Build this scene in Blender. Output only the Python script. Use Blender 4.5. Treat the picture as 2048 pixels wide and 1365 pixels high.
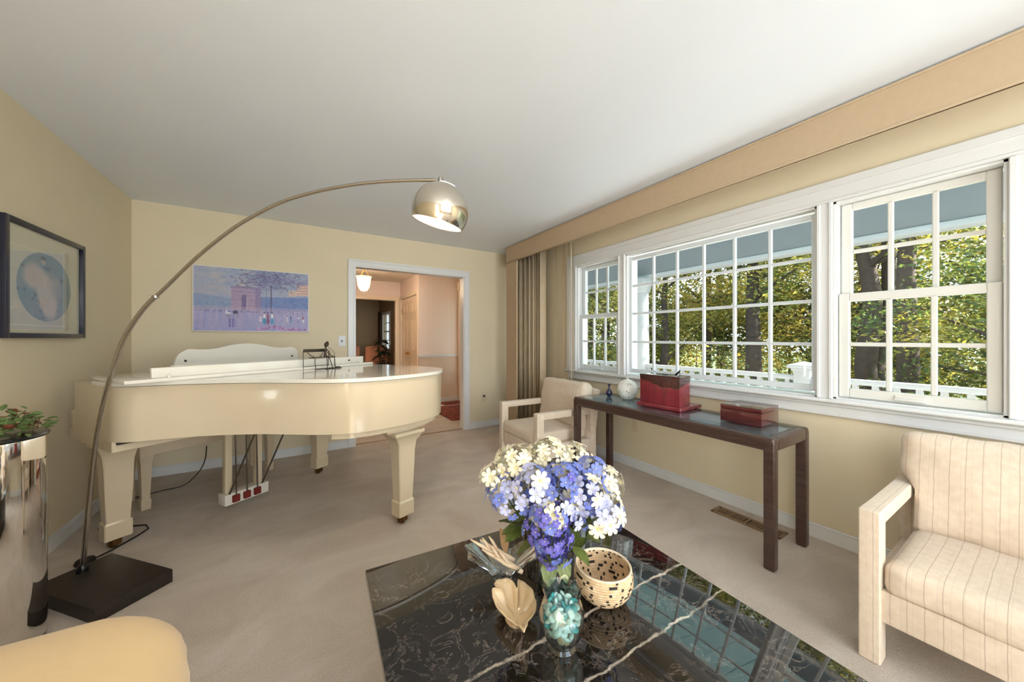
import bpy, bmesh, math, random
import numpy as np
from mathutils import Vector, Matrix, noise as mnoise

for o in list(bpy.data.objects):
    bpy.data.objects.remove(o, do_unlink=True)
SC = bpy.context.scene
COL = SC.collection
random.seed(7)
PI = math.pi
R = math.radians

# ------------------------------------------------------------------ camera
TH = R(31.92)
cam_d = bpy.data.cameras.new('camera')
cam_d.sensor_fit = 'HORIZONTAL'
cam_d.sensor_width = 36.0
cam_d.lens = 36.0 * 696.8 / 2048.0
cam_d.shift_y = -(682.5 - 676.1) / 2048.0
cam_d.clip_start = 0.02
cam_d.clip_end = 300
cam = bpy.data.objects.new('camera', cam_d)
COL.objects.link(cam)
cam.location = (0, 0, 1.236)
cam.rotation_euler = (PI / 2, 0, -TH)
SC.camera = cam

# ------------------------------------------------------------------ world, sun, added fill lights behind the camera, exposure
world = bpy.data.worlds.new('sky')
SC.world = world
world.use_nodes = True
wb = world.node_tree.nodes['Background']
wb.inputs[0].default_value = (0.72, 0.86, 1.0, 1)
wb.inputs[1].default_value = 5.0
sun_d = bpy.data.lights.new('sun', 'SUN')
sun_d.energy = 36.0
sun_d.angle = R(0.6)
sun_d.color = (1.0, 0.93, 0.80)
sun = bpy.data.objects.new('sun', sun_d)
COL.objects.link(sun)
sun.rotation_euler = Vector((-0.60, 0.75, -0.60)).to_track_quat('-Z', 'Y').to_euler()


def area(name, loc, direction, sx, sy, power, color):
    d = bpy.data.lights.new(name, 'AREA')
    d.shape = 'RECTANGLE'
    d.size, d.size_y = sx, sy
    d.energy = power
    d.color = color
    o = bpy.data.objects.new(name, d)
    COL.objects.link(o)
    o.location = loc
    o.rotation_euler = Vector(direction).to_track_quat('-Z', 'Y').to_euler()
    return o


# added fill lights outside two made-up windows behind the camera
area('daylight_front_window', (1.15, -3.02, 1.45), (-0.06, 1, 0.30), 2.2, 1.7, 98, (1.0, 0.96, 0.92))
area('daylight_side_window', (-1.55, -1.35, 1.45), (1, 0.12, 0.2), 1.3, 1.3, 14, (0.86, 0.94, 1.0))

SC.view_settings.view_transform = 'Standard'
SC.view_settings.look = 'None'
SC.view_settings.gamma = 1.0
SC.view_settings.use_curve_mapping = False
SC.view_settings.exposure = 0.14

# ------------------------------------------------------------------ material helpers


def srgb(r, g, b):
    def f(c):
        c /= 255.0
        return c / 12.92 if c <= 0.04045 else ((c + 0.055) / 1.055) ** 2.4
    return (f(r), f(g), f(b), 1.0)


class NT:
    """tiny node builder"""

    def __init__(self, name):
        self.m = bpy.data.materials.new(name)
        self.m.use_nodes = True
        self.t = self.m.node_tree
        self.b = self.t.nodes['Principled BSDF']
        self.out = self.t.nodes['Material Output']

    def n(self, typ, **kw):
        nd = self.t.nodes.new(typ)
        for k, v in kw.items():
            setattr(nd, k, v)
        return nd

    def l(self, a, b):
        self.t.links.new(a, b)

    def math(self, op, a, b=None, c=None):
        nd = self.n('ShaderNodeMath', operation=op)
        for i, v in enumerate((a, b, c)):
            if v is None:
                continue
            if isinstance(v, (int, float)):
                nd.inputs[i].default_value = v
            else:
                self.l(v, nd.inputs[i])
        return nd.outputs[0]

    def mix(self, fac, a, b):
        nd = self.n('ShaderNodeMix', data_type='RGBA')
        for i, v in ((0, fac), (6, a), (7, b)):
            if isinstance(v, (int, float)):
                nd.inputs[i].default_value = v
            elif isinstance(v, tuple):
                nd.inputs[i].default_value = v
            else:
                self.l(v, nd.inputs[i])
        return nd.outputs[2]

    def coord(self, kind='Object'):
        return self.n('ShaderNodeTexCoord').outputs[kind]

    def sep(self, vec):
        s = self.n('ShaderNodeSeparateXYZ')
        self.l(vec, s.inputs[0])
        return s.outputs

    def mapping(self, vec, scale=(1, 1, 1), rot=(0, 0, 0)):
        mp = self.n('ShaderNodeMapping')
        mp.inputs['Scale'].default_value = scale
        mp.inputs['Rotation'].default_value = rot
        self.l(vec, mp.inputs[0])
        return mp.outputs[0]

    def noise(self, vec, scale, detail=3, rough=0.5, dist=0.0):
        nd = self.n('ShaderNodeTexNoise')
        nd.inputs['Scale'].default_value = scale
        nd.inputs['Detail'].default_value = detail
        nd.inputs['Roughness'].default_value = rough
        nd.inputs['Distortion'].default_value = dist
        if vec is not None:
            self.l(vec, nd.inputs['Vector'])
        return nd.outputs[0]

    def ramp(self, fac, stops):
        nd = self.n('ShaderNodeValToRGB')
        cr = nd.color_ramp
        while len(cr.elements) < len(stops):
            cr.elements.new(0.5)
        for e, (p, c) in zip(cr.elements, stops):
            e.position = p
            e.color = c
        self.l(fac, nd.inputs[0])
        return nd.outputs[0]

    def bump(self, h, strength=0.3, dist=0.01):
        nd = self.n('ShaderNodeBump')
        nd.inputs['Strength'].default_value = strength
        nd.inputs['Distance'].default_value = dist
        self.l(h, nd.inputs['Height'])
        self.l(nd.outputs[0], self.b.inputs['Normal'])

    def col(self, v):
        if isinstance(v, tuple):
            self.b.inputs['Base Color'].default_value = v
        else:
            self.l(v, self.b.inputs['Base Color'])

    def set(self, **kw):
        for k, v in kw.items():
            self.b.inputs[k.replace('_', ' ')].default_value = v
        return self


def plain(name, c, rough=0.6, var=0.06, scale=6.0, metal=0.0, bump=0.0, bscale=200.0, **kw):
    t = NT(name)
    co = t.coord()
    nz = t.noise(co, scale, 4)
    a = tuple(min(1, x * (1 + var)) for x in c[:3]) + (1,)
    b = tuple(x * (1 - var) for x in c[:3]) + (1,)
    t.col(t.ramp(nz, [(0.3, b), (0.7, a)]))
    t.set(Roughness=rough, Metallic=metal)
    for k, v in kw.items():
        t.b.inputs[k.replace('_', ' ')].default_value = v
    if bump:
        t.bump(t.noise(co, bscale, 2), bump, 0.002)
    return t.m


M = {}
M['wall'] = plain('wall_paint', srgb(225, 211, 182), 0.75, 0.015, 3, bump=0.05, bscale=150)
M['ceiling'] = plain('ceiling_paint', srgb(232, 239, 250), 0.40, 0.01, 2, bump=0.04, bscale=120)
M['trim'] = plain('white_trim', srgb(226, 226, 226), 0.35, 0.015, 5)
M['sash'] = plain('sash_paint', srgb(224, 222, 216), 0.35, 0.015, 5)
M['sashblue'] = plain('sash_paint_cool', srgb(220, 226, 230), 0.35, 0.015, 5)

# carpet
t = NT('carpet')
co = t.coord()
n1 = t.noise(t.mapping(co, (1.0, 1.6, 1.0), (0, 0, 0.5)), 2.0, 5, 0.6, 0.8)
n2 = t.noise(co, 170, 3, 0.7)
c1 = t.ramp(n1, [(0.34, srgb(184, 163, 145)), (0.52, srgb(205, 187, 170)), (0.70, srgb(222, 208, 194))])
c2 = t.ramp(n2, [(0.3, srgb(170, 152, 134)), (0.62, srgb(228, 216, 202))])
t.col(t.mix(0.42, c1, c2))
t.set(Roughness=0.95)
t.b.inputs['Sheen Weight'].default_value = 0.25
t.bump(t.noise(co, 150, 4, 0.75), 0.9, 0.008)
M['carpet'] = t.m

# piano lacquer
t = NT('ivory_lacquer')
co = t.coord()
t.col(t.ramp(t.noise(co, 2.5, 3), [(0.3, srgb(212, 194, 165)), (0.7, srgb(219, 202, 174))]))
t.set(Roughness=0.16)
t.b.inputs['Coat Weight'].default_value = 0.6
t.b.inputs['Coat Roughness'].default_value = 0.04
M['piano'] = t.m
M['piano_white'] = plain('white_lacquer', srgb(232, 227, 216), 0.14, 0.01, 3, Coat_Weight=0.6, Coat_Roughness=0.04)  # ivory lacquer, lightened in colour for the reflection on the lid
M['brass_dark'] = plain('dark_brass', srgb(120, 88, 52), 0.35, 0.2, 30, metal=0.9)
M['brass'] = plain('brass', srgb(196, 150, 84), 0.25, 0.1, 30, metal=1.0)
M['rod'] = plain('steel_rod', srgb(120, 112, 102), 0.3, 0.1, 30, metal=0.9)
M['blackgap'] = plain('dark_shadow_wood', srgb(38, 24, 20), 0.6, 0.1, 20)  # dark fill standing for shade in the piano gaps
M['red_felt'] = plain('red_felt', srgb(120, 36, 30), 0.9, 0.1, 60)
M['chrome'] = plain('polished_chrome', (0.88, 0.87, 0.85, 1), 0.05, 0.01, 3, metal=1.0)
M['nickel'] = plain('brushed_nickel', srgb(178, 172, 164), 0.22, 0.06, 60, metal=1.0)
M['steel_lamp'] = plain('satin_steel', srgb(214, 206, 192), 0.13, 0.03, 8, metal=1.0)
M['black_marble_base'] = plain('black_slab', srgb(40, 32, 29), 0.45, 0.25, 40, bump=0.15, bscale=90)
M['black_rubber'] = plain('black_rubber', srgb(24, 22, 22), 0.6, 0.1, 40)
M['black_gloss'] = plain('black_gloss', srgb(18, 18, 20), 0.2, 0.1, 20)
M['iron'] = plain('weathered_iron', srgb(74, 66, 60), 0.45, 0.25, 60, metal=0.8)
M['cornice'] = plain('cornice_fabric', srgb(190, 167, 138), 0.85, 0.03, 30, bump=0.2, bscale=400)
M['vane'] = plain('blind_vane_fabric', srgb(214, 194, 164), 0.85, 0.04, 12, bump=0.2, bscale=300)
M['cord'] = plain('white_cord', srgb(226, 214, 190), 0.7, 0.05, 50)
M['plate'] = plain('switch_plate', srgb(226, 228, 230), 0.4, 0.01, 10)
M['plate_tan'] = plain('outlet_plate_tan', srgb(214, 198, 168), 0.4, 0.02, 10)
M['dark'] = plain('socket_dark', srgb(30, 24, 22), 0.5, 0.1, 30)
M['vent'] = plain('bronze_vent', srgb(150, 120, 90), 0.4, 0.12, 40, metal=0.5)
M['threshold'] = plain('threshold_brass', srgb(150, 118, 84), 0.4, 0.1, 30, metal=0.3)


def wood(name, dark, light, rough, scale=(2.0, 30.0, 30.0), coat=0.2):
    t = NT(name)
    co = t.mapping(t.coord(), scale)
    nz = t.noise(co, 1.5, 6, 0.6, 0.8)
    t.col(t.ramp(nz, [(0.3, dark), (0.7, light)]))
    t.set(Roughness=rough)
    t.b.inputs['Coat Weight'].default_value = coat
    t.b.inputs['Coat Roughness'].default_value = 0.1
    return t.m


M['console_wood'] = wood('dark_brown_wood', srgb(50, 34, 30), srgb(82, 60, 52), 0.32, (30, 3, 30), 0.3)
M['cherry'] = wood('cherry_lacquer', srgb(112, 28, 40), srgb(144, 42, 54), 0.2, (20, 20, 2.5), 0.8)
M['dark_cherry'] = wood('dark_cherry_lacquer', srgb(62, 18, 22), srgb(100, 34, 36), 0.22, (22, 2.5, 22), 0.8)
M['burnt'] = wood('dark_cherry_top', srgb(48, 14, 18), srgb(78, 22, 28), 0.15, (10, 10, 10), 0.8)  # dark top board; also the reflection painted on the box sides

# slate tiles
for i, (a, b) in enumerate([((128, 152, 164), (166, 186, 194)), ((112, 132, 148), (150, 168, 180)), ((146, 160, 168), (182, 194, 198))]):
    t = NT('slate_tile_%d' % i)
    t.col(t.ramp(t.noise(t.coord(), 16, 5, 0.6), [(0.3, srgb(*a)), (0.7, srgb(*b))]))
    t.set(Roughness=0.35)
    M['slate%d' % i] = t.m
M['grout'] = plain('pale_grout', srgb(232, 236, 236), 0.7, 0.05, 30)


def thin_glass(name, tint=(1, 1, 1, 1), base=0.04, rough=0.0, expo=4.0):
    t = NT(name)
    t.t.nodes.remove(t.b)
    tr = t.n('ShaderNodeBsdfTransparent')
    tr.inputs[0].default_value = tint
    gl = t.n('ShaderNodeBsdfGlossy')
    gl.inputs['Roughness'].default_value = rough
    lw = t.n('ShaderNodeLayerWeight')
    lw.inputs['Blend'].default_value = 0.5
    p = t.math('POWER', lw.outputs['Facing'], expo)
    fac = t.math('MULTIPLY_ADD', p, 0.9, base)
    mx = t.n('ShaderNodeMixShader')
    t.l(fac, mx.inputs[0])
    t.l(tr.outputs[0], mx.inputs[1])
    t.l(gl.outputs[0], mx.inputs[2])
    t.l(mx.outputs[0], t.out.inputs[0])
    return t.m


M['pane'] = thin_glass('window_glass', (0.97, 0.985, 0.98, 1), 0.02)
M['clearglass'] = thin_glass('clear_glass', (0.96, 0.985, 0.985, 1), 0.09, 0.0, 2.5)
M['cutglass'] = thin_glass('cut_glass', (0.94, 0.97, 0.98, 1), 0.2, 0.0, 2.0)
M['frameglass'] = thin_glass('picture_glass', (0.985, 0.985, 0.985, 1), 0.012)
M['tableglass'] = thin_glass('table_glass', (0.88, 0.97, 0.98, 1), 0.10)


def glass(name, color, rough=0.0, ior=1.45):
    t = NT(name)
    t.col(color)
    t.set(Roughness=rough, IOR=ior)
    t.b.inputs['Transmission Weight'].default_value = 1.0
    return t.m


M['crystal'] = glass('crystal', (0.97, 0.99, 1.0, 1), 0.0, 1.5)
M['glass_edge'] = glass('green_glass_edge', (0.35, 0.75, 0.78, 1), 0.05, 1.45)
M['bead_frost'] = plain('frosted_aqua_glass', srgb(190, 224, 216), 0.35, 0.08, 40, Transmission_Weight=0.12)
M['bead_teal'] = plain('teal_glass', srgb(60, 170, 172), 0.08, 0.1, 30, Transmission_Weight=0.2)
M['bead_sand'] = plain('sand_glass', srgb(196, 186, 148), 0.3, 0.1, 30, Transmission_Weight=0.3)

# black marble with white veins
t = NT('black_marble')
co = t.coord()
base = t.ramp(t.noise(co, 5, 6, 0.65, 0.5), [(0.3, srgb(14, 12, 12)), (0.55, srgb(30, 25, 23)), (0.75, srgb(58, 48, 42))])
vn = t.noise(co, 11.0, 8, 0.66, 1.2)
v1 = t.math('ABSOLUTE', t.math('SUBTRACT', vn, 0.5))
vein = t.ramp(v1, [(0.0, (0.6, 0.6, 0.6, 1)), (0.007, (0.2, 0.2, 0.2, 1)), (0.02, (0, 0, 0, 1))])
mask = t.ramp(t.noise(co, 9, 4, 0.6), [(0.36, (0, 0, 0, 1)), (0.66, (1, 1, 1, 1))])
veinf = t.math('MULTIPLY', vein, mask)
c = t.mix(veinf, base, srgb(176, 160, 146))
# three wide diagonal veins
s = t.sep(co)
w = t.math('MULTIPLY_ADD', t.noise(co, 9, 4, 0.6), 0.05, -0.025)
line = t.math('ADD', t.math('MULTIPLY_ADD', s[0], -0.05, s[1]), w)
for off, wd in ((-0.185, 0.0052), (-0.028, 0.0056)):
    dd = t.math('ABSOLUTE', t.math('SUBTRACT', line, off))
    f = t.math('SUBTRACT', 1.0, t.math('DIVIDE', dd, wd))
    f = t.math('MINIMUM', t.math('MAXIMUM', t.math('MULTIPLY', f, 1.6), 0.0), 1.0)
    f = t.math('MULTIPLY', f, t.ramp(t.noise(co, 14, 5, 0.7), [(0.32, (0.1, 0.1, 0.1, 1)), (0.6, (1, 1, 1, 1))]))
    c = t.mix(f, c, srgb(206, 190, 172))
t.col(c)
t.set(Roughness=0.015, IOR=1.68)
M['marble'] = t.m

# striped upholstery: thin brown lines across the width (local x)
t = NT('striped_upholstery')
co = t.coord()
s = t.sep(co)
wob = t.math('MULTIPLY_ADD', t.noise(t.mapping(co, (3, 14, 14)), 1.0, 2), 0.006, 0.0)
xx = t.math('ADD', s[0], wob)
fr = t.math('FRACT', t.math('MULTIPLY', xx, 1 / 0.042))
d1 = t.math('ABSOLUTE', t.math('SUBTRACT', fr, 0.5))
ln = t.math('LESS_THAN', d1, 0.026)
fr2 = t.math('FRACT', t.math('MULTIPLY', xx, 1 / 0.029))
ln2 = t.math('LESS_THAN', t.math('ABSOLUTE', t.math('SUBTRACT', fr2, 0.5)), 0.03)
bs = t.ramp(t.noise(co, 40, 3), [(0.3, srgb(218, 199, 178)), (0.7, srgb(228, 211, 191))])
c = t.mix(t.math('MULTIPLY', ln, 0.5), bs, srgb(150, 120, 104))
c = t.mix(t.math('MULTIPLY', ln2, 0.16), c, srgb(170, 140, 120))
t.col(c)
t.set(Roughness=0.9)
t.b.inputs['Sheen Weight'].default_value = 0.2
t.bump(t.noise(co, 500, 2), 0.25, 0.002)
M['stripe'] = t.m
M['tan_velvet'] = plain('golden_tan_upholstery', srgb(216, 182, 130), 0.8, 0.06, 5, bump=0.15, bscale=300, Sheen_Weight=0.3)
M['seam'] = plain('tan_seam', srgb(218, 178, 118), 0.8, 0.05, 30)
M['peach'] = plain('peach_upholstery', srgb(226, 158, 124), 0.85, 0.05, 8, bump=0.1, bscale=300)

# wallpaper
t = NT('striped_wallpaper')
co = t.coord()
s = t.sep(co)
sm = t.math('ADD', s[0], s[1])
fr = t.math('FRACT', t.math('MULTIPLY', sm, 1 / 0.034))
ln = t.math('LESS_THAN', fr, 0.42)
t.col(t.mix(ln, srgb(242, 230, 222), srgb(234, 210, 198)))
t.set(Roughness=0.6)
M['wallpaper'] = t.m
M['peachpaint'] = plain('peach_paint', srgb(222, 200, 180), 0.7, 0.02, 4)
M['foyerceil'] = plain('foyer_ceiling_paint', srgb(236, 226, 214), 0.7, 0.01, 3)
M['diningwall'] = plain('dining_wall_paint', srgb(176, 152, 120), 0.7, 0.03, 3)
M['doorpaint'] = plain('cream_door_paint', srgb(238, 220, 196), 0.25, 0.02, 4)

# red rug
t = NT('red_rug')
co = t.coord()
v = t.n('ShaderNodeTexVoronoi')
v.inputs['Scale'].default_value = 16
t.l(co, v.inputs['Vector'])
c = t.ramp(v.outputs['Distance'], [(0.0, srgb(196, 160, 120)), (0.2, srgb(150, 66, 54)), (0.45, srgb(112, 40, 38)), (0.7, srgb(60, 42, 52))])
c = t.mix(t.math('MULTIPLY', t.noise(co, 60, 3), 0.6), c, srgb(140, 70, 58))
t.col(c)
t.set(Roughness=0.95)
M['rug'] = t.m

M['lampglow'] = None


def emit(name, color, strength):
    t = NT(name)
    t.col(color)
    t.b.inputs['Emission Color'].default_value = color
    t.b.inputs['Emission Strength'].default_value = strength
    return t.m


M['bulb'] = emit('lit_bulb', (1.0, 0.93, 0.82, 1), 9.0)
M['bulb_foyer'] = emit('lit_foyer_bulb', (1.0, 0.78, 0.5, 1), 30.0)
M['litshade'] = thin_glass('lit_glass_shade', (1.0, 0.92, 0.8, 1), 0.08)
_t = M['litshade'].node_tree
_e = _t.nodes.new('ShaderNodeEmission')
_e.inputs[0].default_value = (1.0, 0.8, 0.55, 1)
_e.inputs[1].default_value = 1.2
_a = _t.nodes.new('ShaderNodeAddShader')
_o = _t.nodes['Material Output']
_t.links.new(_o.inputs[0].links[0].from_socket, _a.inputs[0])
_t.links.new(_e.outputs[0], _a.inputs[1])
_t.links.new(_a.outputs[0], _o.inputs[0])
M['shade_in'] = plain('white_enamel', srgb(250, 246, 238), 0.5, 0.01, 5)

# outside
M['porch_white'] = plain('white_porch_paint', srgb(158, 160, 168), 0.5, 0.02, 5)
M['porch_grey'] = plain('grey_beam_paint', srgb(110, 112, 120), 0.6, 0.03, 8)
M['porch_ceiling'] = plain('pale_blue_soffit', srgb(190, 236, 250), 0.5, 0.02, 6)  # blue tint put into the colour for the cyan table reflection
M['porch_floor'] = plain('porch_boards_white', srgb(236, 236, 236), 0.6, 0.06, 8)  # whitened so that sunlight bounces up to the porch ceiling
M['grass'] = plain('lawn', srgb(66, 84, 40), 0.9, 0.3, 3)
M['bark'] = plain('bark', srgb(60, 50, 42), 0.9, 0.3, 14, bump=0.5, bscale=20)


def leafmat(name, stops):
    t = NT(name)
    g = t.n('ShaderNodeNewGeometry')
    c = t.ramp(g.outputs['Random Per Island'], stops)
    nz = t.noise(t.coord(), 0.9, 2, 0.5)
    c = t.mix(t.ramp(nz, [(0.5, (0, 0, 0, 1)), (0.66, (0.75, 0.75, 0.75, 1))]), c, srgb(206, 186, 88))  # yellow patches put into the leaf colour for backlit foliage
    c = t.mix(0.15, c, (0.0, 0.0, 0.0, 1))
    t.col(c)
    t.set(Roughness=0.55)
    tr = t.n('ShaderNodeBsdfTranslucent')
    t.l(t.mix(0.35, c, srgb(136, 136, 50)), tr.inputs[0])
    mx = t.n('ShaderNodeMixShader')
    mx.inputs[0].default_value = 0.5
    t.l(t.b.outputs[0], mx.inputs[1])
    t.l(tr.outputs[0], mx.inputs[2])
    t.l(mx.outputs[0], t.out.inputs[0])
    return t.m


M['leaf_green'] = leafmat('green_leaves', [(0.0, srgb(40, 62, 30)), (0.3, srgb(70, 96, 46)), (0.6, srgb(104, 124, 56)), (0.85, srgb(150, 146, 64)), (1.0, srgb(206, 186, 92))])
M['leaf_yellow'] = leafmat('yellow_green_leaves', [(0.0, srgb(76, 86, 40)), (0.3, srgb(136, 132, 56)), (0.65, srgb(196, 172, 72)), (0.9, srgb(222, 184, 92)), (1.0, srgb(180, 126, 76))])
M['leaf_dark'] = leafmat('dark_green_leaves', [(0.0, srgb(30, 54, 30)), (0.5, srgb(54, 86, 46)), (0.85, srgb(86, 116, 62)), (1.0, srgb(136, 142, 76))])
M['ivy'] = plain('ivy_leaf', srgb(98, 118, 66), 0.5, 0.35, 25)
M['ivy_brown'] = plain('dry_leaf', srgb(112, 56, 30), 0.6, 0.25, 25)
M['twig'] = plain('twig', srgb(92, 68, 44), 0.8, 0.2, 30)
M['fern'] = plain('dark_fern_leaf', srgb(34, 54, 36), 0.5, 0.3, 20)
M['pot'] = plain('dark_pot', srgb(70, 60, 54), 0.5, 0.1, 20)

# ------------------------------------------------------------------ object helpers


def finish(name, bm, mat, parent=None, smooth=None, mats=None):
    if isinstance(bm, bmesh.types.BMesh):
        bmesh.ops.recalc_face_normals(bm, faces=bm.faces)
        me = bpy.data.meshes.new(name)
        bm.to_mesh(me)
        bm.free()
    else:
        me = bm
    for mm in (mats or [mat]):
        me.materials.append(M[mm] if isinstance(mm, str) else mm)
    o = bpy.data.objects.new(name, me)
    COL.objects.link(o)
    if parent is not None:
        o.parent = parent
    if smooth:
        for p in me.polygons:
            p.use_smooth = True
        if smooth != True:
            me.set_sharp_from_angle(angle=R(smooth))
    return o


def share(name, src, parent, loc=(0, 0, 0), rot=(0, 0, 0), scale=(1, 1, 1)):
    o = bpy.data.objects.new(name, src if isinstance(src, bpy.types.Mesh) else src.data)
    COL.objects.link(o)
    o.parent = parent
    o.location = loc
    o.rotation_euler = rot
    o.scale = scale
    return o


def thing(name, label, cat, loc=(0, 0, 0), rz=0, group=None):
    o = bpy.data.objects.new(name, None)
    o.empty_display_size = 0.1
    COL.objects.link(o)
    o.location = loc
    o.rotation_euler = (0, 0, rz)
    return tag(o, label, cat, group)


def tag(o, label, cat, group=None):
    o['label'] = label
    o['category'] = cat
    if group:
        o['group'] = group
    return o


def struct(o, label=None):
    o['kind'] = 'structure'
    if label:
        o['label'] = label
    return o


def struct_root(name, loc=(0, 0, 0), label=None):
    o = bpy.data.objects.new(name, None)
    o.empty_display_size = 0.1
    COL.objects.link(o)
    o.location = loc
    return struct(o, label)


def addbox(bm, x0, x1, y0, y1, z0, z1, bev=0.0, seg=2, rot=None, pivot=None):
    g = bmesh.ops.create_cube(bm, size=1.0)
    vs = g['verts']
    for v in vs:
        v.co.x = x0 if v.co.x < 0 else x1
        v.co.y = y0 if v.co.y < 0 else y1
        v.co.z = z0 if v.co.z < 0 else z1
    if rot is not None:
        pv = Vector(pivot or ((x0 + x1) / 2, (y0 + y1) / 2, (z0 + z1) / 2))
        for v in vs:
            v.co = pv + rot @ (v.co - pv)
    if bev > 0:
        es = list({e for v in vs for e in v.link_edges})
        bmesh.ops.bevel(bm, geom=es, offset=bev, segments=seg, affect='EDGES', profile=0.6, clamp_overlap=True)


def box(name, x0, x1, y0, y1, z0, z1, mat, parent=None, bev=0.0, seg=2, rot=None):
    bm = bmesh.new()
    addbox(bm, x0, x1, y0, y1, z0, z1, bev, seg, rot)
    return finish(name, bm, mat, parent, smooth=35 if bev else None)


def addtube(bm, pts, r, seg=8, cap=True):
    """sweep a circle along pts; r is a number or a list"""
    pts = [Vector(p) for p in pts]
    n = len(pts)
    rs = r if isinstance(r, (list, tuple)) else [r] * n
    up = None
    rings = []
    for i, p in enumerate(pts):
        t = (pts[min(i + 1, n - 1)] - pts[max(i - 1, 0)]).normalized()
        if up is None:
            up = Vector((0, 0, 1)) if abs(t.z) < 0.9 else Vector((1, 0, 0))
        a = t.cross(up)
        if a.length < 1e-5:
            a = t.orthogonal()
        a.normalize()
        b = a.cross(t).normalized()
        up = b
        rings.append([bm.verts.new(p + (a * math.cos(2 * PI * k / seg) + b * math.sin(2 * PI * k / seg)) * rs[i]) for k in range(seg)])
    for i in range(n - 1):
        for k in range(seg):
            bm.faces.new((rings[i][k], rings[i][(k + 1) % seg], rings[i + 1][(k + 1) % seg], rings[i + 1][k]))
    if cap:
        bm.faces.new(rings[0][::-1])
        bm.faces.new(rings[-1])


def tube(name, pts, r, mat, parent=None, seg=8):
    bm = bmesh.new()
    addtube(bm, pts, r, seg)
    return finish(name, bm, mat, parent, smooth=50)


def addlathe(bm, prof, seg=32, cx=0, cy=0, cz=0, wob=None):
    rings = []
    for (r, z) in prof:
        if r < 1e-6:
            rings.append([bm.verts.new((cx, cy, cz + z))])
        else:
            ring = []
            for k in range(seg):
                a = 2 * PI * k / seg
                rr, zz = r, z
                if wob:
                    rr, zz = wob(r, z, a)
                ring.append(bm.verts.new((cx + rr * math.cos(a), cy + rr * math.sin(a), cz + zz)))
            rings.append(ring)
    for A, B in zip(rings, rings[1:]):
        if len(A) == 1 and len(B) == 1:
            continue
        for k in range(seg):
            k2 = (k + 1) % seg
            if len(A) == 1:
                bm.faces.new((A[0], B[k2], B[k]))
            elif len(B) == 1:
                bm.faces.new((A[k], A[k2], B[0]))
            else:
                bm.faces.new((A[k], A[k2], B[k2], B[k]))


def lathe(name, prof, mat, parent=None, seg=32, wob=None, smooth=40, loc=(0, 0, 0)):
    bm = bmesh.new()
    addlathe(bm, prof, seg, loc[0], loc[1], loc[2], wob)
    return finish(name, bm, mat, parent, smooth=smooth)


def addprism(bm, pts, z0, z1, bev=0.0, seg=2):
    lo = [bm.verts.new((x, y, z0)) for x, y in pts]
    hi = [bm.verts.new((x, y, z1)) for x, y in pts]
    n = len(pts)
    f = [bm.faces.new(lo[::-1]), bm.faces.new(hi)]
    for i in range(n):
        f.append(bm.faces.new((lo[i], lo[(i + 1) % n], hi[(i + 1) % n], hi[i])))
    if bev:
        es = [e for e in bm.edges if e.verts[0].co.z == e.verts[1].co.z and (e.verts[0] in hi + lo)]
        bmesh.ops.bevel(bm, geom=es, offset=bev, segments=seg, affect='EDGES', profile=0.6)


def rbox_mesh(sx, sy, sz, r, n=10, puff=0.0, sag=0.0, wr=0.0, seed=0):
    """soft rounded box centred at the origin as a bmesh"""
    bm = bmesh.new()
    bmesh.ops.create_cube(bm, size=2.0)
    bmesh.ops.subdivide_edges(bm, edges=bm.edges[:], cuts=n, use_grid_fill=True)
    hx, hy, hz = sx / 2, sy / 2, sz / 2
    for v in bm.verts:
        q = Vector((v.co.x * hx, v.co.y * hy, v.co.z * hz))
        # concentrate the grid near the edges
        a, b, c = v.co
        q = Vector((math.copysign(abs(a) ** 0.6, a) * hx, math.copysign(abs(b) ** 0.6, b) * hy, math.copysign(abs(c) ** 0.6, c) * hz))
        inner = Vector((max(-hx + r, min(hx - r, q.x)), max(-hy + r, min(hy - r, q.y)), max(-hz + r, min(hz - r, q.z))))
        d = q - inner
        if d.length > 1e-6:
            q = inner + d.normalized() * r
        a2, b2, c2 = q.x / hx, q.y / hy, q.z / hz
        if puff:
            q.z += puff * math.copysign(1, c2) * (1 - a2 * a2) * (1 - b2 * b2) * abs(c2)
            q.y += 0.5 * puff * math.copysign(1, b2) * (1 - a2 * a2) * (1 - c2 * c2) * abs(b2)
        if wr:
            k = mnoise.noise(Vector((q.x * 9 + seed, q.y * 9, q.z * 9)))
            q += Vector((0, wr * k, wr * k))
        v.co = q
    return bm


def rbox(name, cx, cy, cz, sx, sy, sz, r, mat, parent=None, n=10, puff=0.0, rot=None, wr=0.0, seed=0):
    bm = rbox_mesh(sx, sy, sz, r, n, puff, wr=wr, seed=seed)
    for v in bm.verts:
        q = v.co
        if rot is not None:
            q = rot @ q
        v.co = q + Vector((cx, cy, cz))
    return finish(name, bm, mat, parent, smooth=True)


def quad(name, pts, mat, parent=None):
    bm = bmesh.new()
    bm.faces.new([bm.verts.new(p) for p in pts])
    return finish(name, bm, mat, parent)


def smooth_closed(pts, sub=4):
    """Catmull-Rom through an open list of 2D points"""
    out = []
    n = len(pts)
    for i in range(n - 1):
        p0 = pts[max(i - 1, 0)]
        p1, p2 = pts[i], pts[i + 1]
        p3 = pts[min(i + 2, n - 1)]
        for k in range(sub):
            u = k / sub
            out.append(tuple(0.5 * ((2 * p1[j]) + (-p0[j] + p2[j]) * u + (2 * p0[j] - 5 * p1[j] + 4 * p2[j] - p3[j]) * u * u + (-p0[j] + 3 * p1[j] - 3 * p2[j] + p3[j]) * u ** 3) for j in range(len(p1))))
    out.append(tuple(pts[-1]))
    return out


# ------------------------------------------------------------------ the room
XL, XR, YB, YF, H = -1.204, 2.745, 4.312, -2.6, 2.44
WT = 0.12

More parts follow.
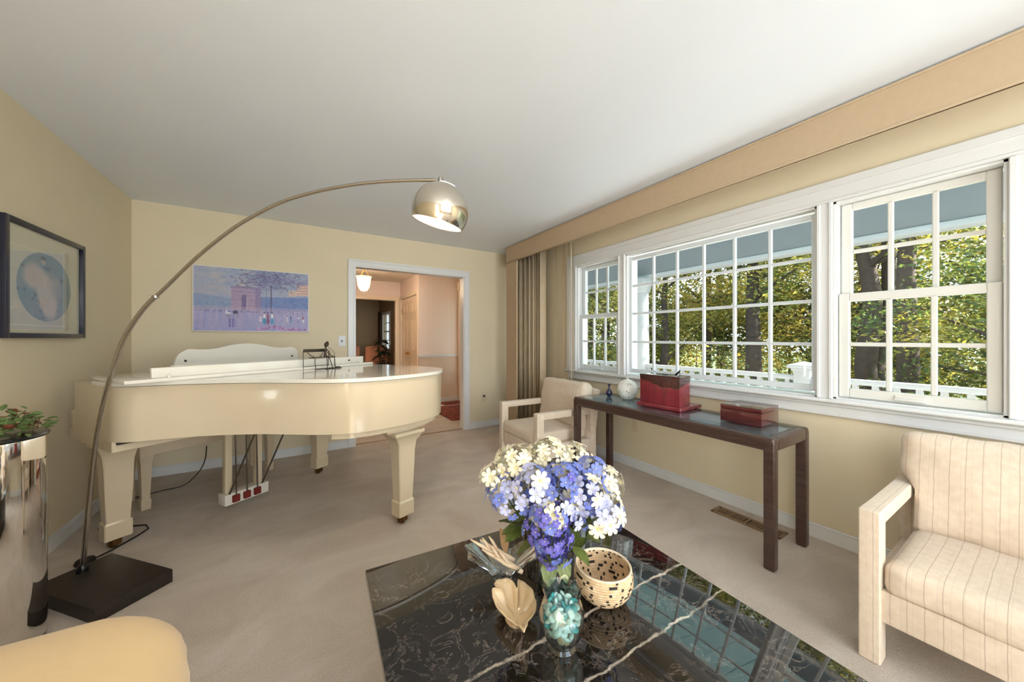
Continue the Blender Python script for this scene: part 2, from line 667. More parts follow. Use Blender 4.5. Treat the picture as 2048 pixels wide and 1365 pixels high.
struct(box('floor', XL - 0.1, XR + 0.1, YF - 0.1, YB + 0.06, -0.06, 0, 'carpet'), 'beige carpet of the living room')
struct(box('ceiling', XL - 0.1, XR + 0.1, YF - 0.1, YB + WT, H, H + 0.08, 'ceiling'), 'smooth white ceiling')

# left wall with an added window opening behind the camera
bm = bmesh.new()
addbox(bm, XL - WT, XL, YF, -2.0, 0, H)
addbox(bm, XL - WT, XL, -0.7, YB + WT, 0, H)
addbox(bm, XL - WT, XL, -2.0, -0.7, 0, 0.8)
addbox(bm, XL - WT, XL, -2.0, -0.7, 2.1, H)
struct(finish('wall_left', bm, 'wall'), 'cream left wall')
# wall behind the camera with a wide added opening for fill light
bm = bmesh.new()
addbox(bm, XL, -0.75, YF - WT, YF, 0, H)
addbox(bm, 2.25, XR + 0.15, YF - WT, YF, 0, H)
addbox(bm, -0.75, 2.25, YF - WT, YF, 0, 0.6)
addbox(bm, -0.75, 2.25, YF - WT, YF, 2.3, H)
struct(finish('wall_front', bm, 'wall'), 'cream wall behind the camera')
# back wall with the doorway
DX0, DX1, DZ = 0.575, 1.935, 2.06
bm = bmesh.new()
addbox(bm, XL - WT, DX0, YB, YB + WT, 0, H)
addbox(bm, DX1, XR, YB, YB + WT, 0, H)
addbox(bm, DX0, DX1, YB, YB + WT, DZ, H)
struct(finish('wall_back', bm, 'wall'), 'cream back wall with a doorway')
# window wall
WY0, WY1, WZ0, WZ1 = 0.150, 2.995, 0.868, 2.05
bm = bmesh.new()
addbox(bm, XR, XR + 0.15, YF, WY0, 0, H)
addbox(bm, XR, XR + 0.15, WY1, 5.55, 0, H)
addbox(bm, XR, XR + 0.15, WY0, WY1, 0, WZ0)
addbox(bm, XR, XR + 0.15, WY0, WY1, WZ1, H)
addbox(bm, XR, XR + 0.15, 2.30, 2.385, WZ0, WZ1)
addbox(bm, XR, XR + 0.15, 0.755, 0.83, WZ0, WZ1)
struct(finish('wall_right', bm, 'wall'), 'cream window wall')


def baseboard(name, x0, x1, y0, y1, axis, sgn):
    bm = bmesh.new()
    t_ = 0.014
    if axis == 'y':      # runs along y, on plane x0, room side sgn
        xa, xb = sorted((x0, x0 + sgn * t_))
        addbox(bm, xa, xb, y0, y1, 0, 0.072)
        xa, xb = sorted((x0, x0 + sgn * 0.008))
        addbox(bm, xa, xb, y0, y1, 0.072, 0.086, 0.003, 1)
    else:
        ya, yb = sorted((y0, y0 + sgn * t_))
        addbox(bm, x0, x1, ya, yb, 0, 0.072)
        ya, yb = sorted((y0, y0 + sgn * 0.008))
        addbox(bm, x0, x1, ya, yb, 0.072, 0.086, 0.003, 1)
    struct(finish(name, bm, 'trim'))


baseboard('baseboard_left', XL, XL, YF, YB, 'y', 1)
baseboard('baseboard_right', XR, XR, YF, YB, 'y', -1)
baseboard('baseboard_back', XL, DX0 - 0.065, YB, YB, 'x', -1)
baseboard('baseboard_back_corner', DX1 + 0.065, XR, YB, YB, 'x', -1)
baseboard('baseboard_front', XL, XR, YF, YF, 'x', 1)

# doorway casing
dr = struct_root('trim_1', (0, YB, 0), 'white casing around the doorway')
cw = 0.068
for s_, (x0, x1) in (('l', (DX0 - cw, DX0)), ('r', (DX1, DX1 + cw))):
    bm = bmesh.new()
    addbox(bm, x0, x1, -0.012, 0, 0, DZ)
    if s_ == 'l':
        addbox(bm, x0 - 0.001, x0 + 0.02, -0.02, -0.011, 0, DZ + cw - 0.0205, 0.003, 1)
        addbox(bm, x1 - 0.013, x1 - 0.001, -0.017, -0.011, 0, DZ - 0.001, 0.002, 1)
    else:
        addbox(bm, x1 - 0.02, x1 + 0.001, -0.02, -0.011, 0, DZ + cw - 0.0205, 0.003, 1)
        addbox(bm, x0 + 0.001, x0 + 0.013, -0.017, -0.011, 0, DZ - 0.001, 0.002, 1)
    finish('side_casing', bm, 'trim', dr)
bm = bmesh.new()
addbox(bm, DX0 - cw, DX1 + cw, -0.012, 0, DZ, DZ + cw)
addbox(bm, DX0 - cw - 0.001, DX1 + cw + 0.001, -0.02, -0.011, DZ + cw - 0.02, DZ + cw + 0.001, 0.003, 1)
finish('head_casing', bm, 'trim', dr)
bm = bmesh.new()
addbox(bm, DX0 + 0.0005, DX0 + 0.014, -0.002, WT + 0.002, 0, DZ)
finish('jamb', bm, 'trim', dr)
bm = bmesh.new()
addbox(bm, DX1 - 0.014, DX1 - 0.0005, -0.002, WT + 0.002, 0, DZ)
finish('jamb', bm, 'trim', dr)
bm = bmesh.new()
addbox(bm, DX0 + 0.001, DX1 - 0.001, -0.0015, WT + 0.0015, DZ - 0.014, DZ - 0.0005)
finish('head_jamb', bm, 'trim', dr)
struct(box('trim_threshold', DX0, DX1, YB + 0.045, YB + 0.075, 0, 0.006, 'threshold', None, 0.002), 'metal strip between the carpets of the doorway')

# ------------------------------------------------------------------ windows of the right wall
XS = 2.772      # sash plane
XG = 2.790      # glass plane


def bar(bm, y0, y1, z0, z1, x0=XS, x1=XS + 0.035, bev=0.004):
    addbox(bm, x0, x1, y0, y1, z0, z1, bev, 1)


def sash(root, ya, yb, za, zb, vs, hs, st, rail_lo, rail_hi, mat, dx=0.0):
    """one sash: stiles, rails, muntins, panes. vs/hs are muntin centres"""
    x0, x1 = XS + dx, XS + dx + 0.034
    sr = bpy.data.objects.new('sash', None)
    COL.objects.link(sr)
    sr.parent = root
    for nm, a in (('stile', (ya, ya + st, za, zb)), ('stile', (yb - st, yb, za, zb)), ('rail', (ya + st, yb - st, za, za + rail_lo)), ('rail', (ya + st, yb - st, zb - rail_hi, zb))):
        bm = bmesh.new()
        bar(bm, *a, x0=x0, x1=x1)
        finish(nm, bm, mat, sr, smooth=35)
    mw = 0.011
    for v in vs:
        bm = bmesh.new()
        bar(bm, v - mw, v + mw, za + rail_lo, zb - rail_hi, x0 + 0.006, x1 - 0.004)
        finish('muntin', bm, mat, sr, smooth=35)
    for h in hs:
        bm = bmesh.new()
        bar(bm, ya + st, yb - st, h - mw, h + mw, x0 + 0.008, x1 - 0.006)
        finish('muntin', bm, mat, sr, smooth=35)
    ye = [ya + st] + list(vs) + [yb - st]
    ze = [za + rail_lo] + list(hs) + [zb - rail_hi]
    for i in range(len(ye) - 1):
        for j in range(len(ze) - 1):
            bm = bmesh.new()
            addbox(bm, XG + dx, XG + dx + 0.003, ye[i], ye[i + 1], ze[j], ze[j + 1])
            finish('pane', bm, 'pane', sr)
    return sr


def frame(root, ya, yb, za, zb, mat='trim'):
    ya, yb, za, zb = ya + 0.001, yb - 0.001, za + 0.001, zb - 0.001
    for a in ((ya, ya + 0.012, za, zb), (yb - 0.012, yb, za, zb), (ya, yb, zb - 0.012, zb), (ya, yb, za, za + 0.012)):
        bm = bmesh.new()
        addbox(bm, XR - 0.002, XR + 0.152, *a)
        finish('jamb', bm, mat, root)


def double_hung(name, ya, yb, label, mat):
    root = struct_root(name, (0, 0, 0), label)
    frame(root, ya, yb, WZ0, WZ1)
    a, b = ya + 0.016, yb - 0.016
    st = 0.046
    w_ = (b - a - 2 * st) / 3
    vs = [a + st + w_, a + st + 2 * w_]
    sash(root, a + 0.004, b - 0.004, 1.452, WZ1 - 0.014, vs, [1.748], st, 0.044, 0.04, mat, 0.036)
    lo = sash(root, a, b, WZ0 + 0.018, 1.497, vs, [1.198], st, 0.052, 0.046, mat, 0.0)
    bm = bmesh.new()
    yc = (a + b) / 2
    addbox(bm, XS - 0.022, XS, yc - 0.055, yc + 0.055, WZ0 + 0.03, WZ0 + 0.042, 0.005, 2)
    addbox(bm, XS - 0.006, XS, yc - 0.055, yc + 0.055, WZ0 + 0.026, WZ0 + 0.056, 0.002, 1)
    finish('sash_lift', bm, mat, lo, smooth=35)
    return root


double_hung('window_1', 2.385, 2.995, 'left double-hung window beside the blinds', 'sashblue')
double_hung('window_3', 0.150, 0.755, 'right double-hung window near the striped chair', 'sash')
w2 = struct_root('window_2', (0, 0, 0), 'wide fixed picture window in the middle')
frame(w2, 0.830, 2.300, WZ0, WZ1)
a, b = 0.842, 2.288
st = 0.03
w_ = (b - a - 2 * st) / 6
sash(w2, a, b, WZ0 + 0.03, WZ1 - 0.03, [a + st + w_ * k for k in range(1, 6)], [1.196, 1.470, 1.738], st, 0.04, 0.036, 'sashblue', 0.008)

# casing, stool and apron
cs = struct_root('trim_2', (0, 0, 0), 'white casing, sill and apron around the three windows')


def cas(nm, y0, y1, z0, z1, x0, bev=0.003):
    bm = bmesh.new()
    addbox(bm, x0, XR, y0, y1, z0, z1, bev, 1)
    return finish(nm, bm, 'trim', cs, smooth=35)


cas('head_casing', 0.03, 3.135, WZ1, 2.17, XR - 0.018)
cas('head_moulding', 0.026, 3.139, 2.135, 2.176, XR - 0.032)
cas('head_moulding', 0.05, 3.11, WZ1 + 0.0015, WZ1 + 0.0175, XR - 0.024)
for y0, y1 in ((0.03, 0.15), (2.995, 3.135)):
    cas('side_casing', y0, y1, WZ0, WZ1, XR - 0.018)
for y0, y1 in ((0.028, 0.062), (3.103, 3.137)):
    cas('side_moulding', y0, y1, WZ0 + 0.003, 2.134, XR - 0.032)
for y0, y1 in ((0.1265, 0.1485), (2.9965, 3.0185)):
    cas('side_bead', y0, y1, WZ0 + 0.003, WZ1 - 0.001, XR - 0.024)
for y0, y1 in ((0.755, 0.83), (2.30, 2.385)):
    cas('mullion_casing', y0, y1, WZ0, WZ1, XR - 0.018)
    cas('mullion_bead', y0 + 0.0015, y0 + 0.0175, WZ0 + 0.003, WZ1 - 0.001, XR - 0.026)
    cas('mullion_bead', y1 - 0.0175, y1 - 0.0015, WZ0 + 0.003, WZ1 - 0.001, XR - 0.026)
cas('sill', 0.0, 3.165, 0.848, 0.87, XR - 0.06, 0.007)
cas('apron', 0.03, 3.135, 0.768, 0.848, XR - 0.016)
cas('apron_moulding', 0.028, 3.137, 0.825, 0.8475, XR - 0.03, 0.006)
cas('apron_bead', 0.028, 3.137, 0.7665, 0.79, XR - 0.024, 0.005)
bm = bmesh.new()
addbox(bm, XR - 0.01, XR + 0.155, WY0 + 0.001, WY1 - 0.001, 0.850, 0.8725)
finish('sill_deck', bm, 'trim', cs)

# added, unseen windows for the fill lights: frames and glass
for nm, axis in (('added_window_4', 'y'), ('added_window_5', 'x')):
    root = struct_root(nm, (0, 0, 0), 'wide window behind the camera' if axis == 'y' else 'side window behind the camera')
    if axis == 'y':
        x0, x1, z0, z1 = -0.75, 2.25, 0.6, 2.3
        for a in ((x0, x0 + .06, z0, z1), (x1 - .06, x1, z0, z1), (x0, x1, z0, z0 + .06), (x0, x1, z1 - .06, z1), (0.72, 0.78, z0, z1)):
            box('frame_bar', a[0], a[1], YF - 0.1, YF - 0.04, a[2], a[3], 'trim', root)
        box('pane', x0, 0.75, YF - 0.075, YF - 0.072, z0, z1, 'pane', root)
        box('pane', 0.75, x1, YF - 0.075, YF - 0.072, z0, z1, 'pane', root)
    else:
        y0, y1, z0, z1 = -2.0, -0.7, 0.8, 2.1
        for a in ((y0, y0 + .05, z0, z1), (y1 - .05, y1, z0, z1), (y0, y1, z0, z0 + .05), (y0, y1, z1 - .05, z1), (y0, y1, 1.43, 1.47)):
            box('frame_bar', XL - 0.1, XL - 0.04, a[0], a[1], a[2], a[3], 'trim', root)
        box('pane', XL - 0.075, XL - 0.072, y0, y1, z0, z1, 'pane', root)

# ------------------------------------------------------------------ cornice and vertical blind
cn = thing('window_cornice', 'long tan fabric cornice box above the windows with a side panel', 'cornice', (2.383, 0, 0))
CY1, CY0 = 3.976, -0.9
bm = bmesh.new()
addbox(bm, 0, 0.02, CY0, CY1, 2.222, 2.432)
finish('face_board', bm, 'cornice', cn)
for z in (2.222, 2.418):
    bm = bmesh.new()
    addbox(bm, -0.006, 0.014, CY0, CY1, z, z + 0.014, 0.005, 2)
    finish('welt', bm, 'cornice', cn, smooth=40)
bm = bmesh.new()
addbox(bm, 0.02, XR - 2.383 - 0.001, CY1 - 0.02, CY1, 2.222, 2.432)
finish('return_board', bm, 'cornice', cn)
bm = bmesh.new()
addbox(bm, 0.004, 0.022, 3.735, CY1, 0.012, 2.222, 0.003, 1)
finish('side_panel', bm, 'cornice', cn)
bm = bmesh.new()
addbox(bm, 0.0, 0.026, 3.722, 3.738, 0.012, 2.222, 0.004, 1)
finish('side_panel_edge', bm, 'cornice', cn)

vb = thing('vertical_blind', 'tan fabric vertical blind drawn open beside the left window', 'blind', (2.605, 0, 0))
box('headrail', -0.02, 0.02, 0.2, 3.9, 2.36, 2.40, 'trim', vb)
rnd = random.Random(3)
ys = []
y = 4.02
while y > 3.50:
    ys.append((y, R(rnd.uniform(-38, -14)) if len(ys) % 3 == 1 else R(rnd.uniform(4, 30))))
    y -= rnd.uniform(0.026, 0.040)
ys += [(3.455, R(-12)), (3.19, R(47)), (3.06, R(47.5)), (2.97, R(46)), (2.905, R(46))]
for yy, ang in ys:
    bm = bmesh.new()
    n = 8
    lo, hi = [], []
    for k in range(n + 1):
        u = (k / n - 0.5) * 0.086
        c = 0.006 * (1 - (u / 0.043) ** 2)
        px, py = u * math.cos(ang) - c * math.sin(ang), u * math.sin(ang) + c * math.cos(ang)
        lo.append(bm.verts.new((px, yy + py, 0.03)))
        hi.append(bm.verts.new((px, yy + py, 2.36)))
    for k in range(n):
        bm.faces.new((lo[k], lo[k + 1], hi[k + 1], hi[k]))
    o = finish('vane', bm, 'vane', vb, smooth=True)
    sm = o.modifiers.new('thick', 'SOLIDIFY')
    sm.thickness = 0.0016
tube('pull_cord', [(-0.03, 2.90, 2.37), (-0.03, 2.90, 0.78)], 0.004, 'cord', vb, 6)

# ------------------------------------------------------------------ switch, outlets, vent
sw = thing('light_switch', 'white light switch plate on the cream wall left of the doorway', 'light switch', (0.445, YB, 1.20))
box('plate', -0.036, 0.036, -0.006, 0, -0.058, 0.058, 'plate', sw, 0.003)
box('toggle', -0.005, 0.005, -0.016, -0.006, -0.012, 0.012, 'dark', sw, 0.002)


def outlet(label, loc, rz, dark):
    o = thing('wall_outlet', label, 'outlet', loc, rz)
    box('plate', -0.036, 0.036, -0.005, 0, -0.058, 0.058, 'plate_tan', o, 0.003)
    for k, z in enumerate((0.022, -0.022)):
        bm = bmesh.new()
        addlathe(bm, [(0, 0), (0.0165, 0), (0.0165, 0.003), (0, 0.003)], 16)
        for v in bm.verts:
            v.co = Vector((v.co.x, -0.005 - v.co.z, v.co.y + z))
        finish('socket', bm, 'dark' if (dark and k == 0) else 'plate_tan', o)


outlet('tan outlet with a dark plug low on the wall right of the doorway', (2.226, YB, 0.405), 0, True)
outlet('tan outlet on the wall under the dark console table', (XR, 2.192, 0.397), -PI / 2, False)

fv = thing('floor_vent', 'bronze slotted floor register in the carpet by the baseboard', 'floor vent', (2.575, 1.15, 0))
bm = bmesh.new()
for a in ((-0.06, -0.042, -0.21, 0.21), (0.042, 0.06, -0.21, 0.21), (-0.06, 0.06, -0.21, -0.19), (-0.06, 0.06, 0.19, 0.21), (-0.045, 0.045, -0.008, 0.008)):
    addbox(bm, a[0], a[1], a[2], a[3], 0.0, 0.008, 0.002, 1)
finish('frame', bm, 'vent', fv)
box('recess', -0.044, 0.044, -0.195, 0.195, 0.0005, 0.0015, 'black_rubber', fv)
bm = bmesh.new()
addbox(bm, -0.042, 0.042, -0.0045, 0.0045, 0.001, 0.006)
sl = finish('slat', bm, 'vent', fv)
sl.location = (0, -0.18, 0)
k = 1
while k < 24:
    yy = -0.18 + k * 0.0156
    k += 1
    if abs(yy) < 0.012:
        continue
    share('slat', sl, fv, (0, yy, 0))

# ------------------------------------------------------------------ pictures
def canvas_mesh(name, img, w, h, parent, mat):
    """flat print: a grid with a colour attribute, in the local xz plane facing -y"""
    ny, nx, _ = img.shape
    xs = (np.arange(nx) / (nx - 1) - 0.5) * w
    zs = (0.5 - np.arange(ny) / (ny - 1)) * h
    co = np.zeros((ny, nx, 3), np.float32)
    co[..., 0] = xs[None, :]
    co[..., 2] = zs[:, None]
    idx = np.arange(nx * ny).reshape(ny, nx)
    f = np.stack([idx[:-1, :-1], idx[1:, :-1], idx[1:, 1:], idx[:-1, 1:]], -1).reshape(-1, 4)
    me = bpy.data.meshes.new(name)
    me.from_pydata(co.reshape(-1, 3).tolist(), [], f.tolist())
    ca = me.color_attributes.new('print', 'FLOAT_COLOR', 'POINT')
    lin = np.where(img <= 0.04045, img / 12.92, ((img + 0.055) / 1.055) ** 2.4)
    buf = np.ones((nx * ny, 4), np.float32)
    buf[:, :3] = lin.reshape(-1, 3)
    ca.data.foreach_set('color', buf.reshape(-1))
    me.materials.append(mat)
    o = bpy.data.objects.new(name, me)
    COL.objects.link(o)
    o.parent = parent
    return o


t = NT('painted_canvas')
at = t.n('ShaderNodeAttribute', attribute_name='print')
t.col(at.outputs['Color'])
t.set(Roughness=0.6)
t.bump(t.noise(t.coord(), 120, 3), 0.15, 0.002)
M['canvas'] = t.m

rs = np.random.RandomState(5)


def vnoise(h, w, sy, sx):
    g = rs.rand(sy + 2, sx + 2)
    yy = np.linspace(0, sy, h)
    xx = np.linspace(0, sx, w)
    y0 = yy.astype(int)
    x0 = xx.astype(int)
    fy = (yy - y0)[:, None]
    fx = (xx - x0)[None, :]
    fy = fy * fy * (3 - 2 * fy)
    fx = fx * fx * (3 - 2 * fx)
    a = g[np.ix_(y0, x0)]
    b = g[np.ix_(y0, x0 + 1)]
    c = g[np.ix_(y0 + 1, x0)]
    d = g[np.ix_(y0 + 1, x0 + 1)]
    return (a * (1 - fx) + b * fx) * (1 - fy) + (c * (1 - fx) + d * fx) * fy


class Paint:
    def __init__(self, w, h):
        self.w, self.h = w, h
        self.im = np.zeros((h, w, 3))
        self.Y, self.X = np.mgrid[0:h, 0:w]
        self.Y = self.Y / (h - 1)
        self.X = self.X / (w - 1)

    def lay(self, mask, col):
        m = np.clip(mask, 0, 1)[..., None]
        self.im = self.im * (1 - m) + (np.array(col) / 255.0) * m

    def rect(self, x0, x1, y0, y1, col, a=1.0):
        self.lay(((self.X >= x0) & (self.X <= x1) & (self.Y >= y0) & (self.Y <= y1)) * a, col)

    def ell(self, cx, cy, rx, ry, col, a=1.0, soft=0.3, rot=0.0):
        dx, dy = self.X - cx, self.Y - cy
        if rot:
            dx, dy = dx * math.cos(rot) + dy * math.sin(rot), -dx * math.sin(rot) + dy * math.cos(rot)
        d = np.sqrt((dx / rx) ** 2 + (dy / ry) ** 2)
        self.lay(np.clip((1 - d) / max(soft, 1e-3), 0, 1) * a, col)


# wide street painting
p = Paint(300, 200)
hz = 0.66
sky = np.clip(p.Y / hz, 0, 1)
p.im[:] = np.array([168, 172, 196]) / 255.0
p.lay(vnoise(200, 300, 6, 8) * 0.6 * (1 - sky), (140, 168, 196))
for _ in range(60):
    p.ell(rs.rand() * 0.5, rs.rand() * 0.42, 0.04 + 0.07 * rs.rand(), 0.02 + 0.04 * rs.rand(), (186, 178, 184) if rs.rand() < .6 else (200, 186, 180), 0.35, 0.9)
# left distant trees and right blue trees
p.lay(((p.Y > 0.42 + 0.22 * p.X) & (p.X < 0.30) & (p.Y < hz)) * 0.65, (132, 152, 190))
for _ in range(70):
    x = rs.rand() * 0.3
    p.ell(x, 0.5 + 0.2 * x + rs.rand() * 0.14, 0.02, 0.02, (110, 150, 186) if rs.rand() < .5 else (150, 160, 200), 0.5, 0.8)
p.lay(((p.X > 0.55) & (p.Y > 0.44 - 0.06 * (p.X - 0.55)) & (p.Y < hz + 0.02)) * 0.8, (110, 132, 190))
for _ in range(160):
    p.ell(0.55 + rs.rand() * 0.45, 0.46 + rs.rand() * 0.2, 0.02, 0.022, [(96, 124, 190), (126, 146, 204), (120, 156, 200), (140, 140, 190)][rs.randint(4)], 0.6, 0.8)
# buildings at right
p.rect(0.885, 1.0, 0.19, 0.38, (232, 196, 178), 0.9)
p.rect(0.81, 0.885, 0.30, 0.40, (226, 198, 176), 0.85)
p.lay(((p.X > 0.885) & (p.Y > 0.15 - 0.5 * (p.X - 0.885)) & (p.Y < 0.20)) * 0.8, (150, 150, 182))
for j in range(4):
    for i in range(8):
        p.ell(0.895 + i * 0.0145, 0.215 + j * 0.045, 0.004, 0.012, (120, 92, 116), 0.8, 0.5)
for j in range(3):
    for i in range(5):
        p.ell(0.82 + i * 0.014, 0.32 + j * 0.03, 0.004, 0.009, (130, 100, 120), 0.7, 0.5)
    p.rect(0.885, 1, 0.24 + j * 0.05, 0.246 + j * 0.05, (150, 110, 120), 0.6)
# big stone arch
p.rect(0.30, 0.505, 0.29, 0.72, (172, 152, 182), 0.95)
p.rect(0.505, 0.555, 0.31, 0.71, (146, 130, 172), 0.9)
p.rect(0.295, 0.51, 0.28, 0.31, (140, 126, 166), 0.8)
for yy in (0.36, 0.415, 0.49, 0.62):
    p.rect(0.30, 0.50, yy, yy + 0.012, (136, 116, 156), 0.6)
p.lay(((np.abs(p.X - 0.408) < 0.021) & (p.Y > 0.46) & (p.Y < 0.72)) * 0.9, (118, 104, 150))
p.ell(0.408, 0.455, 0.022, 0.05, (118, 104, 150), 0.9, 0.2)
p.rect(0.425, 0.44, 0.45, 0.70, (196, 180, 208), 0.6)
for _ in range(90):
    p.ell(0.30 + rs.rand() * 0.2, 0.3 + rs.rand() * 0.4, 0.01, 0.006, (190, 168, 190) if rs.rand() < .5 else (150, 132, 168), 0.35, 0.8)
# the tree canopy
for _ in range(90):
    p.ell(0.63 + rs.randn() * 0.13, 0.13 + rs.randn() * 0.08, 0.05, 0.035, (136, 134, 178) if rs.rand() < .6 else (126, 148, 182), 0.35, 0.9)
for _ in range(700):
    x = 0.63 + rs.randn() * 0.14
    yv = 0.15 + rs.randn() * 0.085
    if 0.3 < x < 0.92 and yv < 0.36:
        p.ell(x, yv, 0.008 + 0.018 * rs.rand(), 0.006 + 0.01 * rs.rand(), [(112, 104, 150), (134, 126, 172), (150, 146, 190), (120, 140, 170), (100, 92, 130)][rs.randint(5)], 0.6, 0.6, rs.rand() - 0.5)
p.lay((np.abs(p.X - 0.645) < 0.004) * ((p.Y > 0.25) & (p.Y < 0.68)) * 0.9, (92, 78, 110))
p.lay((np.abs(p.X - 0.602) < 0.0025) * ((p.Y > 0.30) & (p.Y < 0.70)) * 0.8, (104, 92, 124))
# wet street
g = (p.Y > hz)
p.lay(g * 0.85, (164, 160, 206))
p.lay(g * vnoise(200, 300, 5, 34) * 0.6, (200, 184, 212))
p.lay(g * (vnoise(200, 300, 5, 50) > 0.66) * 0.25, (140, 150, 208))
p.lay(g * np.clip((p.Y - 0.8) * 3, 0, 1) * 0.5, (140, 150, 208))
p.rect(0, 1, 0.61, 0.67, (196, 172, 200), 0.45)
for _ in range(85):
    x = rs.rand()
    p.rect(x, x + 0.003 + 0.003 * rs.rand(), 0.66 + rs.rand() * 0.025, 0.69 + rs.rand() * 0.02, [(82, 92, 150), (110, 100, 160), (140, 110, 150), (70, 80, 130)][rs.randint(4)], 0.6)
# horse carriage and its reflection
p.ell(0.275, 0.72, 0.028, 0.022, (236, 236, 240), 0.9, 0.4, 0.2)
p.ell(0.262, 0.685, 0.008, 0.03, (236, 236, 240), 0.9, 0.4, 0.4)
p.ell(0.335, 0.70, 0.028, 0.035, (84, 78, 104), 0.9, 0.4)
for x in (0.262, 0.275, 0.29, 0.32, 0.345, 0.36):
    p.rect(x, x + 0.003, 0.72, 0.79, (90, 86, 110), 0.8)
for _ in range(14):
    x = 0.275 + rs.rand() * 0.085
    p.rect(x, x + 0.004, 0.8, 0.94, (112, 100, 170), 0.6)
# strollers
for x, c1, c2 in ((0.585, (238, 226, 232), (70, 150, 190)), (0.655, (232, 232, 240), (90, 160, 200)), (0.617, (150, 96, 120), (140, 90, 130)), (0.83, (60, 96, 160), (110, 150, 190)), (0.795, (220, 216, 230), (200, 200, 220)), (0.95, (160, 80, 80), (226, 222, 230)), (0.905, (226, 226, 236), (150, 150, 190)), (0.55, (230, 220, 236), (226, 214, 230))):
    k = 1.0 if x < 0.7 and x > 0.56 else 0.6
    yb_ = 0.88 if k == 1 else 0.85
    p.ell(x, yb_ - 0.125 * k, 0.013 * k, 0.05 * k, c1, 0.95, 0.3)
    p.ell(x, yb_ - 0.045 * k, 0.017 * k, 0.06 * k, c2, 0.95, 0.3)
    p.ell(x, yb_ - 0.185 * k, 0.007 * k, 0.014 * k, (80, 56, 66), 0.9, 0.3)
# flowers in front
for _ in range(190):
    x = 0.52 + rs.rand() * 0.48
    y0_ = 0.955 - 0.05 * max(0, 1 - abs(x - 0.66) / 0.14)
    p.ell(x, y0_ + rs.rand() * 0.05, 0.008, 0.011, [(212, 150, 200), (186, 130, 196), (150, 104, 160), (226, 180, 214), (120, 90, 140)][rs.randint(5)], 0.8, 0.5)
p.im = np.clip(p.im * (0.94 + 0.12 * vnoise(200, 300, 100, 150))[..., None], 0, 1)

pt = thing('framed_painting', 'wide lavender-blue street painting with a stone arch and strollers', 'painting', (-0.338, YB, 1.605))
pw, ph = 0.925, 0.615
canvas_mesh('canvas', p.im, pw - 0.012, ph - 0.012, pt, M['canvas']).location = (0, -0.036, 0)
M['frame_white'] = plain('thin_white_frame', srgb(230, 226, 222), 0.35, 0.03, 20)
for a in ((-pw / 2, -pw / 2 + 0.006, -ph / 2, ph / 2), (pw / 2 - 0.006, pw / 2, -ph / 2, ph / 2), (-pw / 2, pw / 2, ph / 2 - 0.006, ph / 2), (-pw / 2, pw / 2, -ph / 2, -ph / 2 + 0.006)):
    box('frame_strip', a[0], a[1], -0.04, -0.001, a[2], a[3], 'frame_white', pt)
box('backing', -pw / 2 + 0.006, pw / 2 - 0.006, -0.033, -0.004, -ph / 2 + 0.006, ph / 2 - 0.006, 'frame_white', pt)

# oval print in a dark frame on the left wall
q = Paint(150, 190)
q.im[:] = np.array([222, 220, 200]) / 255.0
q.lay(vnoise(190, 150, 40, 30) * 0.12, (190, 190, 176))
ov = np.sqrt(((q.X - 0.49) / 0.375) ** 2 + ((q.Y - 0.53) / 0.36) ** 2)
base_im = q.im.copy()
q.im[:] = np.array([150, 172, 178]) / 255.0
q.lay(vnoise(190, 150, 8, 6) * 0.5, (126, 152, 166))
for _ in range(170):
    x, yv = rs.rand(), rs.rand()
    if x < 0.3 or yv > 0.62 or x > 0.68:
        q.ell(x, yv, 0.018 + .02 * rs.rand(), 0.015 + .015 * rs.rand(), [(104, 142, 160), (132, 172, 186), (88, 120, 140), (96, 116, 120), (150, 180, 190)][rs.randint(5)], 0.75, 0.5)
q.ell(0.50, 0.62, 0.15, 0.30, (226, 216, 202), 1.0, 0.3, -0.3)
q.ell(0.33, 0.44, 0.16, 0.16, (218, 206, 194), 0.95, 0.4, 0.3)
q.ell(0.62, 0.52, 0.12, 0.2, (198, 192, 186), 0.75, 0.6, -0.6)
q.ell(0.45, 0.27, 0.04, 0.04, (206, 190, 176), 0.9, 0.4)
q.ell(0.45, 0.235, 0.05, 0.025, (108, 104, 108), 0.9, 0.5)
q.ell(0.50, 0.33, 0.06, 0.03, (110, 136, 146), 0.85, 0.5)
for _ in range(60):
    q.ell(0.25 + rs.rand() * 0.5, 0.35 + rs.rand() * 0.5, 0.006, 0.03, (176, 164, 160) if rs.rand() < .6 else (228, 220, 210), 0.4, 0.7, rs.rand() - .5)
inside = np.clip((1 - ov) / 0.02, 0, 1)[..., None]
rim_m = np.clip(1 - np.abs(ov - 1) / 0.025, 0, 1)[..., None]
q.im = base_im * (1 - inside) + q.im * inside
for (x0_, x1_, y0_, y1_) in ((0.0, 0.78, 0.175, 0.183), (0.0, 0.78, 0.925, 0.933), (0.772, 0.782, 0.175, 0.933)):
    q.rect(x0_, x1_, y0_, y1_, (244, 242, 230), 0.85)
q.im = q.im * (1 - rim_m * 0.8) + np.array([226, 226, 212]) / 255.0 * rim_m * 0.8

